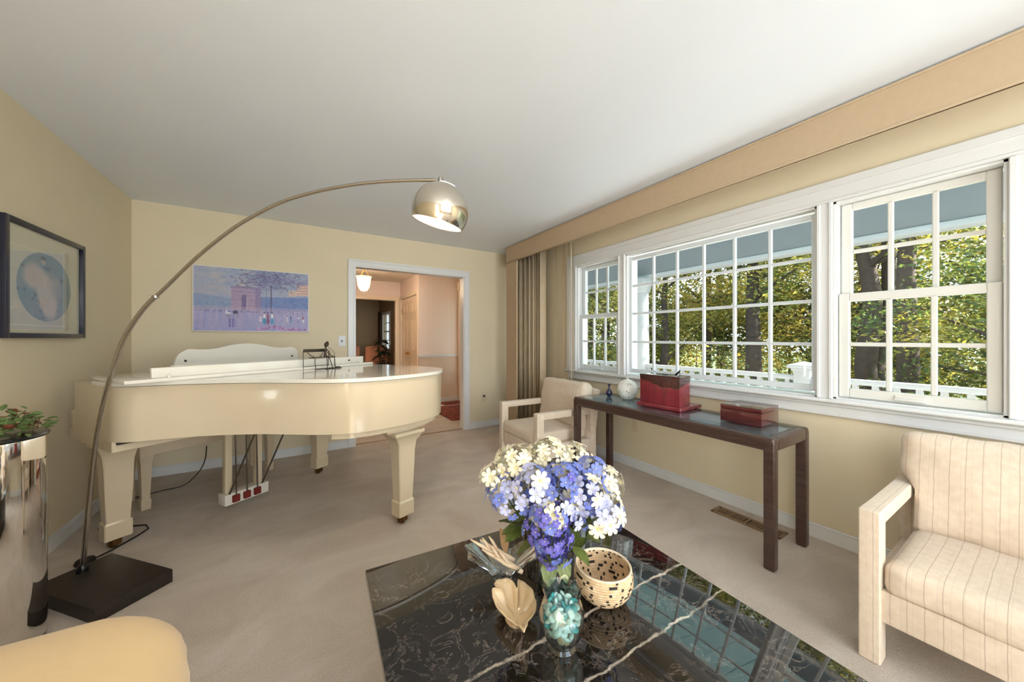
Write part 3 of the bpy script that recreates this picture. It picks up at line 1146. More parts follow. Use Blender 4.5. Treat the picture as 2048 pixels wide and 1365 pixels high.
pf = thing('framed_print', 'pale oval blue-grey print in a dark navy frame on the left wall', 'framed print', (XL, 3.065, 1.535), PI / 2)
fw, fh = 0.75, 0.60
M['navy'] = plain('navy_frame', srgb(26, 28, 46), 0.3, 0.1, 10)
for a in ((-fw / 2, -fw / 2 + 0.03, -fh / 2, fh / 2), (fw / 2 - 0.03, fw / 2, -fh / 2, fh / 2), (-fw / 2 + 0.03, fw / 2 - 0.03, fh / 2 - 0.026, fh / 2), (-fw / 2 + 0.03, fw / 2 - 0.03, -fh / 2, -fh / 2 + 0.026)):
    box('frame_strip', a[0], a[1], -0.032, -0.001, a[2], a[3], 'navy', pf, 0.002)
M['mat_board'] = plain('mat_board', srgb(224, 222, 204), 0.9, 0.02, 20)
box('mat_board', -fw / 2 + 0.02, fw / 2 - 0.02, -0.012, -0.003, -fh / 2 + 0.02, fh / 2 - 0.02, 'mat_board', pf)
canvas_mesh('print', q.im, fw - 0.07, fh - 0.06, pf, M['canvas']).location = (0, -0.0135, 0)
box('glazing', -fw / 2 + 0.028, fw / 2 - 0.028, -0.019, -0.017, -fh / 2 + 0.024, fh / 2 - 0.024, 'frameglass', pf)

# ------------------------------------------------------------------ foyer and dining room through the doorway
FY = 6.40       # striped wall
DYW = 7.75      # wall with the dining opening
struct(box('floor_foyer', -1.3, XR, YB + 0.06, 10.6, -0.06, -0.001, 'carpet'), 'beige carpet of the hall and dining room')
struct(box('ceiling_foyer', -1.3, XR + 0.15, YB + WT, DYW + 0.1, H, H + 0.08, 'foyerceil'))
struct(box('ceiling_dining', -1.3, 2.2, DYW + 0.1, 10.6, H, H + 0.08, 'ceiling'))
bm = bmesh.new()
addbox(bm, 1.95, XR, FY, FY + 0.1, 0.93, H)
struct(finish('wall_foyer_striped', bm, 'wallpaper'), 'striped wallpaper above the chair rail in the foyer')
struct(box('wall_foyer_lower', 1.95, XR, FY, FY + 0.1, 0, 0.93, 'peachpaint'), 'plain wall below the chair rail in the foyer')
bm = bmesh.new()
addbox(bm, 1.925, XR, FY - 0.022, FY + 0.02, 0.895, 0.925, 0.006, 2)
addbox(bm, 1.94, XR, FY - 0.014, FY, 0.87, 0.895, 0.004, 1)
struct(finish('trim_3', bm, 'trim', smooth=35), 'white chair rail under the striped wallpaper')
baseboard('baseboard_foyer', 1.95, XR, FY, FY, 'x', -1)
# closet wall: plane x = 1.95, y from 6.4 to 7.75
bm = bmesh.new()
addbox(bm, 1.95, 2.05, FY + 0.1, 6.52, 0, H)
addbox(bm, 1.95, 2.05, 7.66, DYW, 0, H)
addbox(bm, 1.95, 2.05, 6.52, 7.66, 2.06, H)
struct(finish('wall_closet', bm, 'wallpaper'), 'striped wall around the closet doors')
dc = struct_root('trim_4', (1.95, 0, 0), 'cream casing around the closet doors')
for y0, y1, z0, z1 in ((6.455, 6.52, 0, 2.125), (7.66, 7.725, 0, 2.125), (6.52, 7.66, 2.06, 2.125)):
    box('casing', -0.016, 0, y0, y1, z0, z1, 'doorpaint', dc, 0.003)


def panel_door(name, x, y0, y1, label, knob_y, hinge_y):
    d = struct_root(name, (x, 0, 0), label)
    box('leaf', 0, 0.035, y0, y1, 0.01, 2.05, 'doorpaint', d)
    w = y1 - y0
    for ya, yb in ((y0 + 0.09, y0 + w / 2 - 0.03), (y0 + w / 2 + 0.03, y1 - 0.09)):
        for za, zb in ((0.16, 0.78), (0.98, 1.62), (1.74, 1.95)):
            bm = bmesh.new()
            # recessed groove frame and raised field
            addbox(bm, -0.006, 0.0, ya, yb, za, za + 0.012, 0.002, 1)
            addbox(bm, -0.006, 0.0, ya, yb, zb - 0.012, zb, 0.002, 1)
            addbox(bm, -0.006, 0.0, ya, ya + 0.012, za, zb, 0.002, 1)
            addbox(bm, -0.006, 0.0, yb - 0.012, yb, za, zb, 0.002, 1)
            addbox(bm, -0.009, 0.0, ya + 0.035, yb - 0.035, za + 0.035, zb - 0.035, 0.008, 1)
            finish('panel', bm, 'doorpaint', d)
    bm = bmesh.new()
    addlathe(bm, [(0, 0), (0.028, 0), (0.028, 0.006), (0.01, 0.01), (0.01, 0.03), (0.026, 0.045), (0.022, 0.062), (0, 0.066)], 18)
    for v in bm.verts:
        v.co = Vector((-v.co.z, knob_y + v.co.x, 0.92 + v.co.y))
    finish('door_knob', bm, 'brass', d, smooth=True)
    for z in (0.3, 1.8):
        box('hinge', -0.008, 0.0, hinge_y - 0.012, hinge_y + 0.012, z - 0.05, z + 0.05, 'brass', d)


panel_door('door_2', 1.96, 6.525, 7.088, 'right leaf of the cream panelled closet doors', 7.03, 6.54)
panel_door('door_3', 1.96, 7.092, 7.655, 'left leaf of the cream panelled closet doors', 7.15, 7.64)
# far hall wall with the dining opening
OX0, OX1 = 0.3, 1.86
bm = bmesh.new()
addbox(bm, -1.3, OX0, DYW, DYW + 0.1, 0, H)
addbox(bm, OX1, 2.05, DYW, DYW + 0.1, 0, H)
addbox(bm, OX0, OX1, DYW, DYW + 0.1, 2.05, H)
struct(finish('wall_hall', bm, 'wallpaper'), 'striped wall above the opening to the dining room')
do = struct_root('trim_5', (0, DYW, 0), 'cream casing of the dining room opening')
for x0, x1, z0, z1 in ((OX0 - .08, OX0, 0, 2.13), (OX1, OX1 + .08, 0, 2.13), (OX0, OX1, 2.05, 2.13)):
    box('casing', x0, x1, -0.016, 0, z0, z1, 'doorpaint', do, 0.003)
box('jamb', OX1 - 0.012, OX1, 0, 0.1, 0, 2.05, 'doorpaint', do)
box('head_jamb', OX0, OX1, 0, 0.1, 2.038, 2.05, 'doorpaint', do)
struct(box('wall_hall_left', -1.3, -1.2, YB + WT, DYW, 0, H, 'wallpaper'))
# entry wall (house front) with a glazed door
bm = bmesh.new()
EY0, EY1 = 5.55, 6.30
addbox(bm, XR, XR + 0.15, EY1, FY + 0.1, 0, H)
addbox(bm, XR, XR + 0.15, EY0, EY1, 2.1, H)
struct(finish('wall_entry', bm, 'peachpaint'), 'wall around the entry door')
ed = struct_root('door_1', (XR, 0, 0), 'white glazed entry door at the right of the foyer')
for y0, y1, z0, z1 in ((EY0, EY0 + 0.09, 0, 2.1), (EY1 - 0.09, EY1, 0, 2.1), (EY0 + .09, EY1 - .09, 0, 0.5), (EY0 + .09, EY1 - .09, 1.98, 2.1)):
    box('leaf_rail', 0.03, 0.07, y0, y1, z0, z1, 'doorpaint', ed, 0.003)
box('pane', 0.048, 0.052, EY0 + 0.09, EY1 - 0.09, 0.5, 1.98, 'pane', ed)
for y0, y1, z0, z1 in ((EY1, EY1 + 0.075, 0, 2.17), (EY0 - 0.075, EY0, 0, 2.17), (EY0, EY1, 2.1, 2.17)):
    box('casing', -0.018, 0, y0, y1, z0, z1, 'doorpaint', ed, 0.003)
box('lever', -0.03, 0.03, EY1 - 0.07, EY1 - 0.045, 0.93, 0.96, 'brass_dark', ed, 0.004)
ch = thing('door_chime', 'small white chime box above the entry door', 'door chime', (XR, 6.31, 2.24))
box('cover', -0.05, 0, -0.05, 0.05, -0.08, 0.08, 'doorpaint', ch, 0.006)
box('grille', -0.053, -0.05, -0.03, 0.03, -0.05, -0.01, 'plate_tan', ch)

# dining room
struct(box('wall_dining_back', -1.3, 2.2, 10.5, 10.6, 0, H, 'diningwall'), 'tan far wall of the dining room')
bm = bmesh.new()
addbox(bm, 2.05, 2.15, DYW + 0.1, 9.15, 0, H)
addbox(bm, 2.05, 2.15, 9.95, 10.6, 0, H)
addbox(bm, 2.05, 2.15, 9.15, 9.95, 0, 0.95)
addbox(bm, 2.05, 2.15, 9.15, 9.95, 1.85, H)
struct(finish('wall_dining_right', bm, 'diningwall'), 'tan dining room wall with a window')
struct(box('wall_dining_left', -1.3, -1.2, DYW + 0.1, 10.6, 0, H, 'diningwall'))
w6 = struct_root('window_6', (2.05, 0, 0), 'small dining room window behind the plant')
for y0, y1, z0, z1 in ((9.08, 9.15, 0.9, 1.92), (9.95, 10.02, 0.9, 1.92), (9.15, 9.95, 0.88, 0.95), (9.15, 9.95, 1.85, 1.92)):
    box('casing', -0.016, 0.0, y0, y1, z0, z1, 'trim', w6)
for y0, y1, z0, z1 in ((9.40, 9.42, .95, 1.85), (9.68, 9.70, .95, 1.85), (9.15, 9.95, 1.38, 1.42), (9.15, 9.95, 1.16, 1.18), (9.15, 9.95, 1.62, 1.64)):
    box('muntin', 0.02, 0.05, y0, y1, z0, z1, 'trim', w6)
box('pane', 0.034, 0.037, 9.15, 9.95, 0.95, 1.85, 'pane', w6)
ct = thing('dining_curtain', 'narrow dark curtain beside the dining room window', 'curtain', (2.0, 10.15, 0.75))
bm = bmesh.new()
for k in range(5):
    addbox(bm, -0.03 + 0.012 * (k % 2), -0.005 + 0.012 * (k % 2), -0.09 + k * 0.036, -0.055 + k * 0.036, 0, 1.2, 0.008, 2)
M['curtain_dark'] = plain('dark_curtain', srgb(60, 48, 40), 0.9, 0.1, 20)
finish('panel', bm, 'curtain_dark', ct)
tube('rod', [(-0.02, -0.14, 1.21), (-0.02, 0.14, 1.21)], 0.008, 'brass_dark', ct)

# hanging foyer lamp
pl = thing('pendant_lamp', 'lit clear glass pendant lamp hanging in the foyer', 'lamp', (0.945, 6.05, 0))
lathe('canopy', [(0, 2.439), (0.06, 2.439), (0.055, 2.42), (0.012, 2.41), (0, 2.41)], 'brass', pl, 20)
tube('stem', [(0, 0, 2.42), (0, 0, 2.30)], 0.006, 'brass', pl)
for k in range(3):
    a = k * 2 * PI / 3
    tube('shade_chain', [(0.01 * math.cos(a), 0.01 * math.sin(a), 2.34), (0.1 * math.cos(a), 0.1 * math.sin(a), 2.225)], 0.003, 'brass', pl, 6)
lathe('glass_shade', [(0.118, 2.23), (0.105, 2.20), (0.1, 2.14), (0.085, 2.06), (0.05, 2.0), (0.0, 1.985)], 'litshade', pl, 28, wob=lambda r, z, a: (r * (1 + 0.03 * math.cos(10 * a)), z))
lathe('bulb', [(0, 2.20), (0.02, 2.19), (0.035, 2.14), (0.03, 2.09), (0.0, 2.07)], 'bulb_foyer', pl, 16)
pld = bpy.data.lights.new('pendant_light', 'POINT')
pld.energy = 90
pld.color = (1.0, 0.82, 0.64)
pld.shadow_soft_size = 0.05
plo = bpy.data.objects.new('pendant_light', pld)
COL.objects.link(plo)
plo.parent = pl
plo.location = (0, 0, 2.13)


def dining_chair(label, x, y, rz):
    c = thing('dining_chair', label, 'chair', (x, y, 0), rz, 'peach dining chairs')
    rbox('backrest', 0, 0.24, 0.74, 0.52, 0.09, 0.56, 0.045, 'peach', c, 8, 0.02)
    rbox('seat', 0, 0.0, 0.44, 0.52, 0.52, 0.12, 0.04, 'peach', c, 6, 0.02)
    for sx in (-1, 1):
        for sy in (-1, 1):
            box('leg', sx * 0.22 - 0.02, sx * 0.22 + 0.02, sy * 0.22 - 0.02, sy * 0.22 + 0.02, 0, 0.39, 'console_wood', c, 0.004)


dining_chair('peach upholstered dining chair nearer to the plant, its back to us', 1.66, 9.2, R(185))
dining_chair('peach upholstered dining chair half hidden by the door casing', 1.16, 9.86, R(175))

# potted fern
pf2 = thing('potted_fern', 'dark green leafy plant in the dining room beside the closet doors', 'plant', (1.72, 8.5, 0))
lathe('pot', [(0, 0), (0.11, 0), (0.15, 0.3), (0.155, 0.32), (0.135, 0.32), (0.13, 0.28), (0, 0.28)], 'pot', pf2, 20)
rnd = random.Random(11)
bm = bmesh.new()
for k in range(6):
    a = rnd.random() * 6.28
    addtube(bm, [(0, 0, 0.28), (0.05 * math.cos(a), 0.05 * math.sin(a), 0.7), (0.09 * math.cos(a), 0.09 * math.sin(a), 1.1)], 0.008, 5)
finish('stem', bm, 'twig', pf2)
for k in range(110):
    a = rnd.random() * 6.28
    h = rnd.uniform(0.45, 1.22)
    L = rnd.uniform(0.16, 0.27)
    r0 = 0.03
    bm = bmesh.new()
    up = rnd.uniform(-0.2, 0.5)
    pts = []
    for i in range(5):
        u = i / 4
        pts.append(Vector((r0 + L * u, 0, up * L * u - 0.35 * L * u * u)))
    wd = [0.006, 0.03, 0.038, 0.026, 0.0015]
    Lv = [bm.verts.new(pp + Vector((0, w_, 0))) for pp, w_ in zip(pts, wd)]
    Rv = [bm.verts.new(pp - Vector((0, w_, 0))) for pp, w_ in zip(pts, wd)]
    for i in range(4):
        bm.faces.new((Lv[i], Lv[i + 1], Rv[i + 1], Rv[i]))
    bmesh.ops.rotate(bm, verts=bm.verts, cent=(0, 0, 0), matrix=Matrix.Rotation(a, 3, 'Z'))
    bmesh.ops.translate(bm, verts=bm.verts, vec=(0, 0, h))
    finish('leaf', bm, 'fern', pf2, smooth=True)

rg = tag(box('entry_rug', 1.98, 2.66, 4.86, 5.95, 0.0, 0.012, 'rug', None, 0.004), 'dark red patterned rug on the foyer carpet', 'rug')
mt = tag(box('door_mat', 2.32, 2.72, 6.05, 6.36, 0.0, 0.01, 'rug', None, 0.004), 'small reddish mat at the foot of the entry door', 'mat')

# ------------------------------------------------------------------ porch and garden
PX = 4.93
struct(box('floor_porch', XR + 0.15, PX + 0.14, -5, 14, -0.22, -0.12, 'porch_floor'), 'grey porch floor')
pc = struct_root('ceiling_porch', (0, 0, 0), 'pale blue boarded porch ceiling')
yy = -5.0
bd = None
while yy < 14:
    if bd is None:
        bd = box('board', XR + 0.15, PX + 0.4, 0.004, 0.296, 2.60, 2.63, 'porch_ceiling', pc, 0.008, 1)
        bd.location = (0, yy, 0)
    else:
        share('board', bd, pc, (0, yy, 0))
    yy += 0.3
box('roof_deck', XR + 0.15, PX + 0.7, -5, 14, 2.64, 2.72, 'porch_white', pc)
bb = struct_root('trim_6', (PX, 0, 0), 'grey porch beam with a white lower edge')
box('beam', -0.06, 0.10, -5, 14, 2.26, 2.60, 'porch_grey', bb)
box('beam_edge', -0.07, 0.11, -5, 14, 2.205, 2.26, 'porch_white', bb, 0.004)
pcol = thing('porch_column', 'round white porch column with a square capital', 'column', (PX, 3.81, -0.12))
lathe('shaft', [(0, 0.12), (0.125, 0.12), (0.122, 1.0), (0.112, 2.1), (0, 2.1)], 'porch_white', pcol, 32)
lathe('base_ring', [(0, 0.05), (0.16, 0.05), (0.165, 0.085), (0.14, 0.12), (0, 0.12)], 'porch_white', pcol, 32)
box('plinth', -0.17, 0.17, -0.17, 0.17, 0, 0.05, 'porch_white', pcol)
lathe('neck_ring', [(0, 2.1), (0.125, 2.1), (0.14, 2.13), (0.15, 2.19), (0.17, 2.24), (0, 2.24)], 'porch_white', pcol, 32)
box('capital', -0.19, 0.19, -0.19, 0.19, 2.24, 2.325, 'porch_white', pcol, 0.006)
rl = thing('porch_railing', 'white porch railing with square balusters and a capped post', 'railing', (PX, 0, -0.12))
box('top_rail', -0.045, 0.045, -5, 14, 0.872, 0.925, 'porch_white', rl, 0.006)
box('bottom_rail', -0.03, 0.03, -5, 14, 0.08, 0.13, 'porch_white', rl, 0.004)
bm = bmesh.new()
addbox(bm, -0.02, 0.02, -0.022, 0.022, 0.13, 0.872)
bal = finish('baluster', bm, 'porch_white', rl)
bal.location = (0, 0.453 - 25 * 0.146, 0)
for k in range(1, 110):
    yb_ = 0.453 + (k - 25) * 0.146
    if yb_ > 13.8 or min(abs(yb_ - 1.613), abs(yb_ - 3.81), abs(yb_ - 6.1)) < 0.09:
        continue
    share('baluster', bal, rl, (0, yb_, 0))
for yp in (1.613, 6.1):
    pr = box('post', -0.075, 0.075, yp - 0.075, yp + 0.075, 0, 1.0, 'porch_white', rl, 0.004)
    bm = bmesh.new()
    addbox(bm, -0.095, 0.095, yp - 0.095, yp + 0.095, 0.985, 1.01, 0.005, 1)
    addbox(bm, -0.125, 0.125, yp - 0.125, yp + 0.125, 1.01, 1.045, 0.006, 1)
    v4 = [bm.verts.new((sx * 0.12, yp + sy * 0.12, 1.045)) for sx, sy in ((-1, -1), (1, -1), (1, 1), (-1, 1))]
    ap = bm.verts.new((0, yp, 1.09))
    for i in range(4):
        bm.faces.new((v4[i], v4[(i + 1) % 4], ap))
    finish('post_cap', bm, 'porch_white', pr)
struct(box('floor_lawn', PX + 0.14, 60, -40, 60, -0.9, -0.8, 'grass'), 'lawn below the porch')
struct(box('wall_outer', XR + 0.15, XR + 0.17, -6, YF - 0.12, -0.5, 2.6, 'porch_white'))

rs2 = np.random.RandomState(21)


def leaf_cloud(name, blobs, n, size, mat, parent, flat=0.5):
    """many small leaf quads on the shells of ellipsoid clumps"""
    n, size = int(n * 2.1), size * 0.6
    tot = sum(b[3] * b[4] for b in blobs)
    V, F = [], []
    base = 0
    for (cx, cy, cz, rx, rz) in blobs:
        m = max(4, int(n * rx * rz / tot))
        d = rs2.randn(m, 3)
        d /= np.linalg.norm(d, axis=1)[:, None]
        rad = rs2.rand(m) ** 0.45
        c = np.array([cx, cy, cz]) + d * rad[:, None] * np.array([rx, rx, rz])
        t1 = rs2.randn(m, 3)
        t1[:, 2] *= flat
        t1 /= np.linalg.norm(t1, axis=1)[:, None]
        t2 = np.cross(t1, rs2.randn(m, 3))
        t2 /= np.linalg.norm(t2, axis=1)[:, None]
        s = size * (0.6 + 0.8 * rs2.rand(m))[:, None]
        q4 = np.stack([c - t1 * s, c + t2 * s * 0.42, c + t1 * s, c - t2 * s * 0.42], 1).reshape(-1, 3)
        V.append(q4)
        F.append(np.arange(m * 4).reshape(m, 4) + base)
        base += m * 4
    V = np.concatenate(V)
    F = np.concatenate(F)
    me = bpy.data.meshes.new(name)
    me.vertices.add(len(V))
    me.vertices.foreach_set('co', V.astype(np.float32).reshape(-1))
    me.loops.add(len(F) * 4)
    me.loops.foreach_set('vertex_index', F.astype(np.int32).reshape(-1))
    me.polygons.add(len(F))
    me.polygons.foreach_set('loop_start', np.arange(0, len(F) * 4, 4, dtype=np.int32))
    me.update(calc_edges=True)
    me.materials.append(M[mat])
    o = bpy.data.objects.new(name, me)
    COL.objects.link(o)
    o.parent = parent
    o['kind'] = 'stuff'
    return o


def tree(label, x, y, h, spread, mat, n, size, trunk_r, lean=0.0, seed=0, low=0.25, skirt=8):
    rn = random.Random(seed)
    t_ = thing('garden_tree', label, 'tree', (x, y, -0.8), rn.random() * 6.28, 'trees beyond the porch')
    tr = [(0, 0, 0)]
    for k in range(1, 6):
        tr.append((lean * k / 5 * h * 0.6 + rn.uniform(-.06, .06), rn.uniform(-.08, .08), h * 0.75 * k / 5))
    tube('trunk', tr, [trunk_r * (1 - 0.13 * k) for k in range(6)], 'bark', t_, 9)
    if lean:
        tube('trunk', [(p_[0] * -0.6 + 0.05, p_[1] + 0.3 * i_ / 5, p_[2]) for i_, p_ in enumerate(tr)], [trunk_r * 0.8 * (1 - 0.13 * k) for k in range(6)], 'bark', t_, 9)
    blobs = []
    nb = 9
    for k in range(nb):
        a = k * 2.4 + rn.random()
        z0 = h * rn.uniform(low, 0.65)
        L = spread * rn.uniform(0.5, 0.95)
        end = (math.cos(a) * L + lean * z0 * .7, math.sin(a) * L, z0 + L * rn.uniform(0.1, 0.5))
        mid = (end[0] * 0.45, end[1] * 0.45, z0 + (end[2] - z0) * 0.3)
        tube('branch', [(lean * z0 * .75, 0, z0 - 0.15), mid, end], [trunk_r * 0.35, trunk_r * 0.2, trunk_r * 0.06], 'bark', t_, 6)
        for j in range(3):
            u = 0.5 + 0.3 * j
            blobs.append((end[0] * u + rn.uniform(-.4, .4), end[1] * u + rn.uniform(-.4, .4), z0 + (end[2] - z0) * u + rn.uniform(-.3, .5), spread * rn.uniform(0.26, 0.42), spread * rn.uniform(0.16, 0.28)))
    for k in range(7):
        a = rn.random() * 6.28
        blobs.append((math.cos(a) * spread * 0.5 + lean * h * .5, math.sin(a) * spread * 0.5, h * rn.uniform(0.62, 0.98), spread * rn.uniform(0.35, 0.55), spread * rn.uniform(0.25, 0.4)))
    for k in range(skirt):
        a = rn.random() * 6.28
        blobs.append((math.cos(a) * spread * rn.uniform(.2, .9), math.sin(a) * spread * rn.uniform(.2, .9), rn.uniform(0.5, 3.2), spread * 0.3, spread * rn.uniform(0.18, 0.28)))
    leaf_cloud('foliage', blobs, n, size, mat, t_)
    return t_


TREES = [
    # label, x, y, h, spread, mat, n, size, trunk, lean
    ('leaning tree with two dark trunks behind the right window', 10.2, 2.15, 9.5, 2.5, 'leaf_green', 6500, 0.085, 0.20, 0.10),
    ('straight dark-trunked tree in the middle of the right window', 9.4, 1.55, 10.0, 2.3, 'leaf_green', 6000, 0.08, 0.17, 0.0),
    ('dense dark green tree at the right edge of the right window', 9.2, 0.1, 7.5, 2.3, 'leaf_dark', 8500, 0.075, 0.15, 0.0),
    ('yellow-leaved tree seen between the dark trunks', 14.5, 3.3, 9.5, 3.2, 'leaf_yellow', 8500, 0.10, 0.16, 0.0),
    ('grey-trunked tree in the right half of the picture window', 10.6, 4.6, 9.0, 2.8, 'leaf_green', 9000, 0.085, 0.22, 0.0),
    ('bright yellow-green tree in the middle of the picture window', 13.0, 7.2, 9.5, 3.2, 'leaf_yellow', 9000, 0.10, 0.18, 0.0),
    ('green tree with spreading layers left of the yellow tree', 9.6, 6.6, 7.0, 2.6, 'leaf_green', 8500, 0.085, 0.14, 0.0),
    ('dark green tree behind the porch column', 9.0, 8.4, 8.5, 2.8, 'leaf_dark', 8500, 0.085, 0.16, 0.0),
    ('olive green tree seen through the left window', 11.0, 11.2, 9.5, 3.3, 'leaf_green', 8500, 0.10, 0.18, 0.0),
    ('far dark tree at the left edge of the left window', 9.5, 13.6, 9.0, 3.2, 'leaf_dark', 7500, 0.10, 0.18, 0.0),
    ('tall pale green tree far behind the picture window', 18.5, 9.5, 12.0, 4.2, 'leaf_yellow', 8000, 0.14, 0.22, 0.0),
    ('tall green tree far behind the right window', 18.0, 0.6, 12.0, 4.2, 'leaf_green', 8000, 0.14, 0.22, 0.0),
    ('far green tree between the picture and right windows', 19.5, 4.8, 12.0, 4.0, 'leaf_green', 8000, 0.14, 0.22, 0.0),
    ('far olive tree behind the left window', 18.0, 17.0, 12.0, 4.6, 'leaf_yellow', 8000, 0.15, 0.22, 0.0),
    ('green tree beyond the right end of the window view', 14.5, -2.4, 8.0, 3.0, 'leaf_green', 6000, 0.12, 0.2, 0.0),
    ('farther yellow tree beyond the right end of the window view', 17.0, -6.5, 8.5, 3.2, 'leaf_yellow', 6000, 0.13, 0.2, 0.0),
]
for i, T_ in enumerate(TREES):
    tree(*T_, seed=40 + i, low=0.14 if i in (2, 6, 7) else (0.34 if i in (0, 1, 4) else 0.2), skirt=0 if i in (0, 1, 4) else 8)
# understorey shrubs
SH = [('low bright shrub below the right window trees', 7.6, 0.9, 'leaf_green'), ('rounded dark shrub at the right end', 7.8, -0.5, 'leaf_dark'), ('low yellow-green shrub by the porch post', 8.0, 3.0, 'leaf_yellow'),
      ('low green shrub below the grey-trunked tree', 8.2, 4.6, 'leaf_green'), ('bright lime shrub behind the red box', 8.0, 6.0, 'leaf_yellow'), ('low dark shrub left of the porch column', 7.8, 7.8, 'leaf_dark'), ('low shrub seen through the left window', 7.6, 9.4, 'leaf_green')]
FAR = [(15.5, -1.0), (16.5, 2.4), (15.8, 5.6), (15.5, 8.6), (14.0, 11.8), (13.0, 14.8), (21.5, 12.5), (22.0, 7.0), (22, 2.2)]
FL = ['far thicket right of the right window trunks', 'far thicket between the trunks of the right window', 'far thicket behind the porch post', 'far thicket in the middle of the picture window', 'far thicket left of the picture window middle', 'far thicket seen through the left window', 'most distant thicket behind the yellow tree', 'most distant thicket behind the grey trunk', 'most distant thicket behind the right window']
for (x, y), lb in zip(FAR, FL):
    s_ = thing('garden_thicket', lb, 'shrub', (x, y, -0.8), 0, 'thickets far beyond the porch')
    rn = random.Random(int(x * 100 + y * 10))
    bl = [(rn.uniform(-1.2, 1.2), rn.uniform(-2.2, 2.2), rn.uniform(.4, 3.9), rn.uniform(.6, 1.0), rn.uniform(.5, .9)) for _ in range(22)]
    leaf_cloud('foliage', bl, 4200, 0.13, rn.choice(['leaf_green', 'leaf_dark', 'leaf_yellow']), s_)
    tube('stem', [(0, 0, 0), (0.1, 0.05, 1.5)], [0.06, 0.03], 'bark', s_, 6)
for lb, x, y, mt_ in SH:
    s_ = thing('garden_shrub', lb, 'shrub', (x, y, -0.8), 0, 'shrubs beyond the porch')
    rn = random.Random(int(x * 100 + y * 10))
    bl = [(rn.uniform(-.8, .8), rn.uniform(-.8, .8), rn.uniform(.3, 1.0), rn.uniform(.35, .6), rn.uniform(.25, .45)) for _ in range(12)]
    leaf_cloud('foliage', bl, 3200, 0.06, mt_, s_)
    tube('stem', [(0, 0, 0), (0.1, 0.05, 0.9)], [0.04, 0.02], 'bark', s_, 6)

# ------------------------------------------------------------------ grand piano (local x along the keyboard from treble to bass, +y towards the player)
PA = R(32)
pn = thing('grand_piano', 'ivory white baby grand piano with closed lid and raised music desk', 'piano', (-0.884, 2.967, 0), PA)
ZB, ZT = 0.685, 0.976
outer = [(-0.11, 0.24), (-0.108, 0.0), (-0.106, -0.20), (-0.098, -0.30), (-0.06, -0.368), (0.005, -0.417), (0.085, -0.485), (0.16, -0.56), (0.25, -0.68), (0.332, -0.816), (0.405, -0.985), (0.469, -1.13), (0.548, -1.25), (0.63, -1.315), (0.72, -1.36), (0.893, -1.412), (1.06, -1.43), (1.19, -1.41), (1.31, -1.34), (1.385, -1.22), (1.41, -1.05), (1.412, -0.6), (1.412, 0.24)]
oc = smooth_closed(outer, 5)


def offset_poly(pts, d):
    n = len(pts)
    out = []
    for i in range(n):
        a = Vector(pts[max(i - 1, 0)])
        b = Vector(pts[min(i + 1, n - 1)])
        t_ = (b - a).normalized()
        nn = Vector((t_.y, -t_.x))      # outward is to the left-hand / camera side
        out.append((pts[i][0] - nn.x * d, pts[i][1] - nn.y * d))
    return out


def rim_mesh(o_pts, i_pts, z0, z1):
    bm = bmesh.new()
    A = [bm.verts.new((x, y, z0)) for x, y in o_pts]
    B = [bm.verts.new((x, y, z1)) for x, y in o_pts]
    C = [bm.verts.new((x, y, z1)) for x, y in i_pts]
    D = [bm.verts.new((x, y, z0)) for x, y in i_pts]
    n = len(o_pts)
    for i in range(n - 1):
        for P, Q in ((A, B), (B, C), (C, D), (D, A)):
            bm.faces.new((P[i], P[i + 1], Q[i + 1], Q[i]))
    bm.faces.new((A[0], B[0], C[0], D[0]))
    bm.faces.new((A[-1], D[-1], C[-1], B[-1]))
    return bm


# sign: find which offset shrinks
def shrink(pts, d):
    a = offset_poly(pts, d)
    b = offset_poly(pts, -d)
    return a if max(p_[0] for p_ in a) < max(p_[0] for p_ in b) else b


finish('rim', rim_mesh(oc, shrink(oc, 0.05), ZB, ZT), 'piano', pn, smooth=40)
# soundboard floor inside (closes the case underneath)
inn = shrink(oc, 0.045)
bm = bmesh.new()
addprism(bm, inn, ZB + 0.04, ZB + 0.06)
finish('case_bottom', bm, 'piano', pn)
# stepped ledge below the tail
inn2 = [p_ for p_ in shrink(oc, 0.03) if p_[1] < -1.16]
bm = bmesh.new()
addprism(bm, inn2, ZB - 0.036, ZB + 0.045)
finish('tail_ledge', bm, 'piano', pn)
inn3 = [p_ for p_ in shrink(oc, 0.075) if p_[1] < -1.22 and p_[0] > 0.78]
bm = bmesh.new()
addprism(bm, inn3, ZB - 0.062, ZB - 0.036)
finish('leg_plate', bm, 'piano', pn)
# braces under the case
for k, (x0, y0, x1, y1) in enumerate(((0.35, -0.15, 1.05, -1.2), (0.7, -0.15, 1.1, -1.2), (1.1, -0.15, 1.15, -1.2))):
    bm = bmesh.new()
    d_ = Vector((x1 - x0, y1 - y0))
    nn = Vector((-d_.y, d_.x)).normalized() * 0.03
    addprism(bm, [(x0 - nn.x, y0 - nn.y), (x1 - nn.x, y1 - nn.y), (x1 + nn.x, y1 + nn.y), (x0 + nn.x, y0 + nn.y)], ZB - 0.02, ZB + 0.045)
    finish('brace', bm, 'piano', pn)
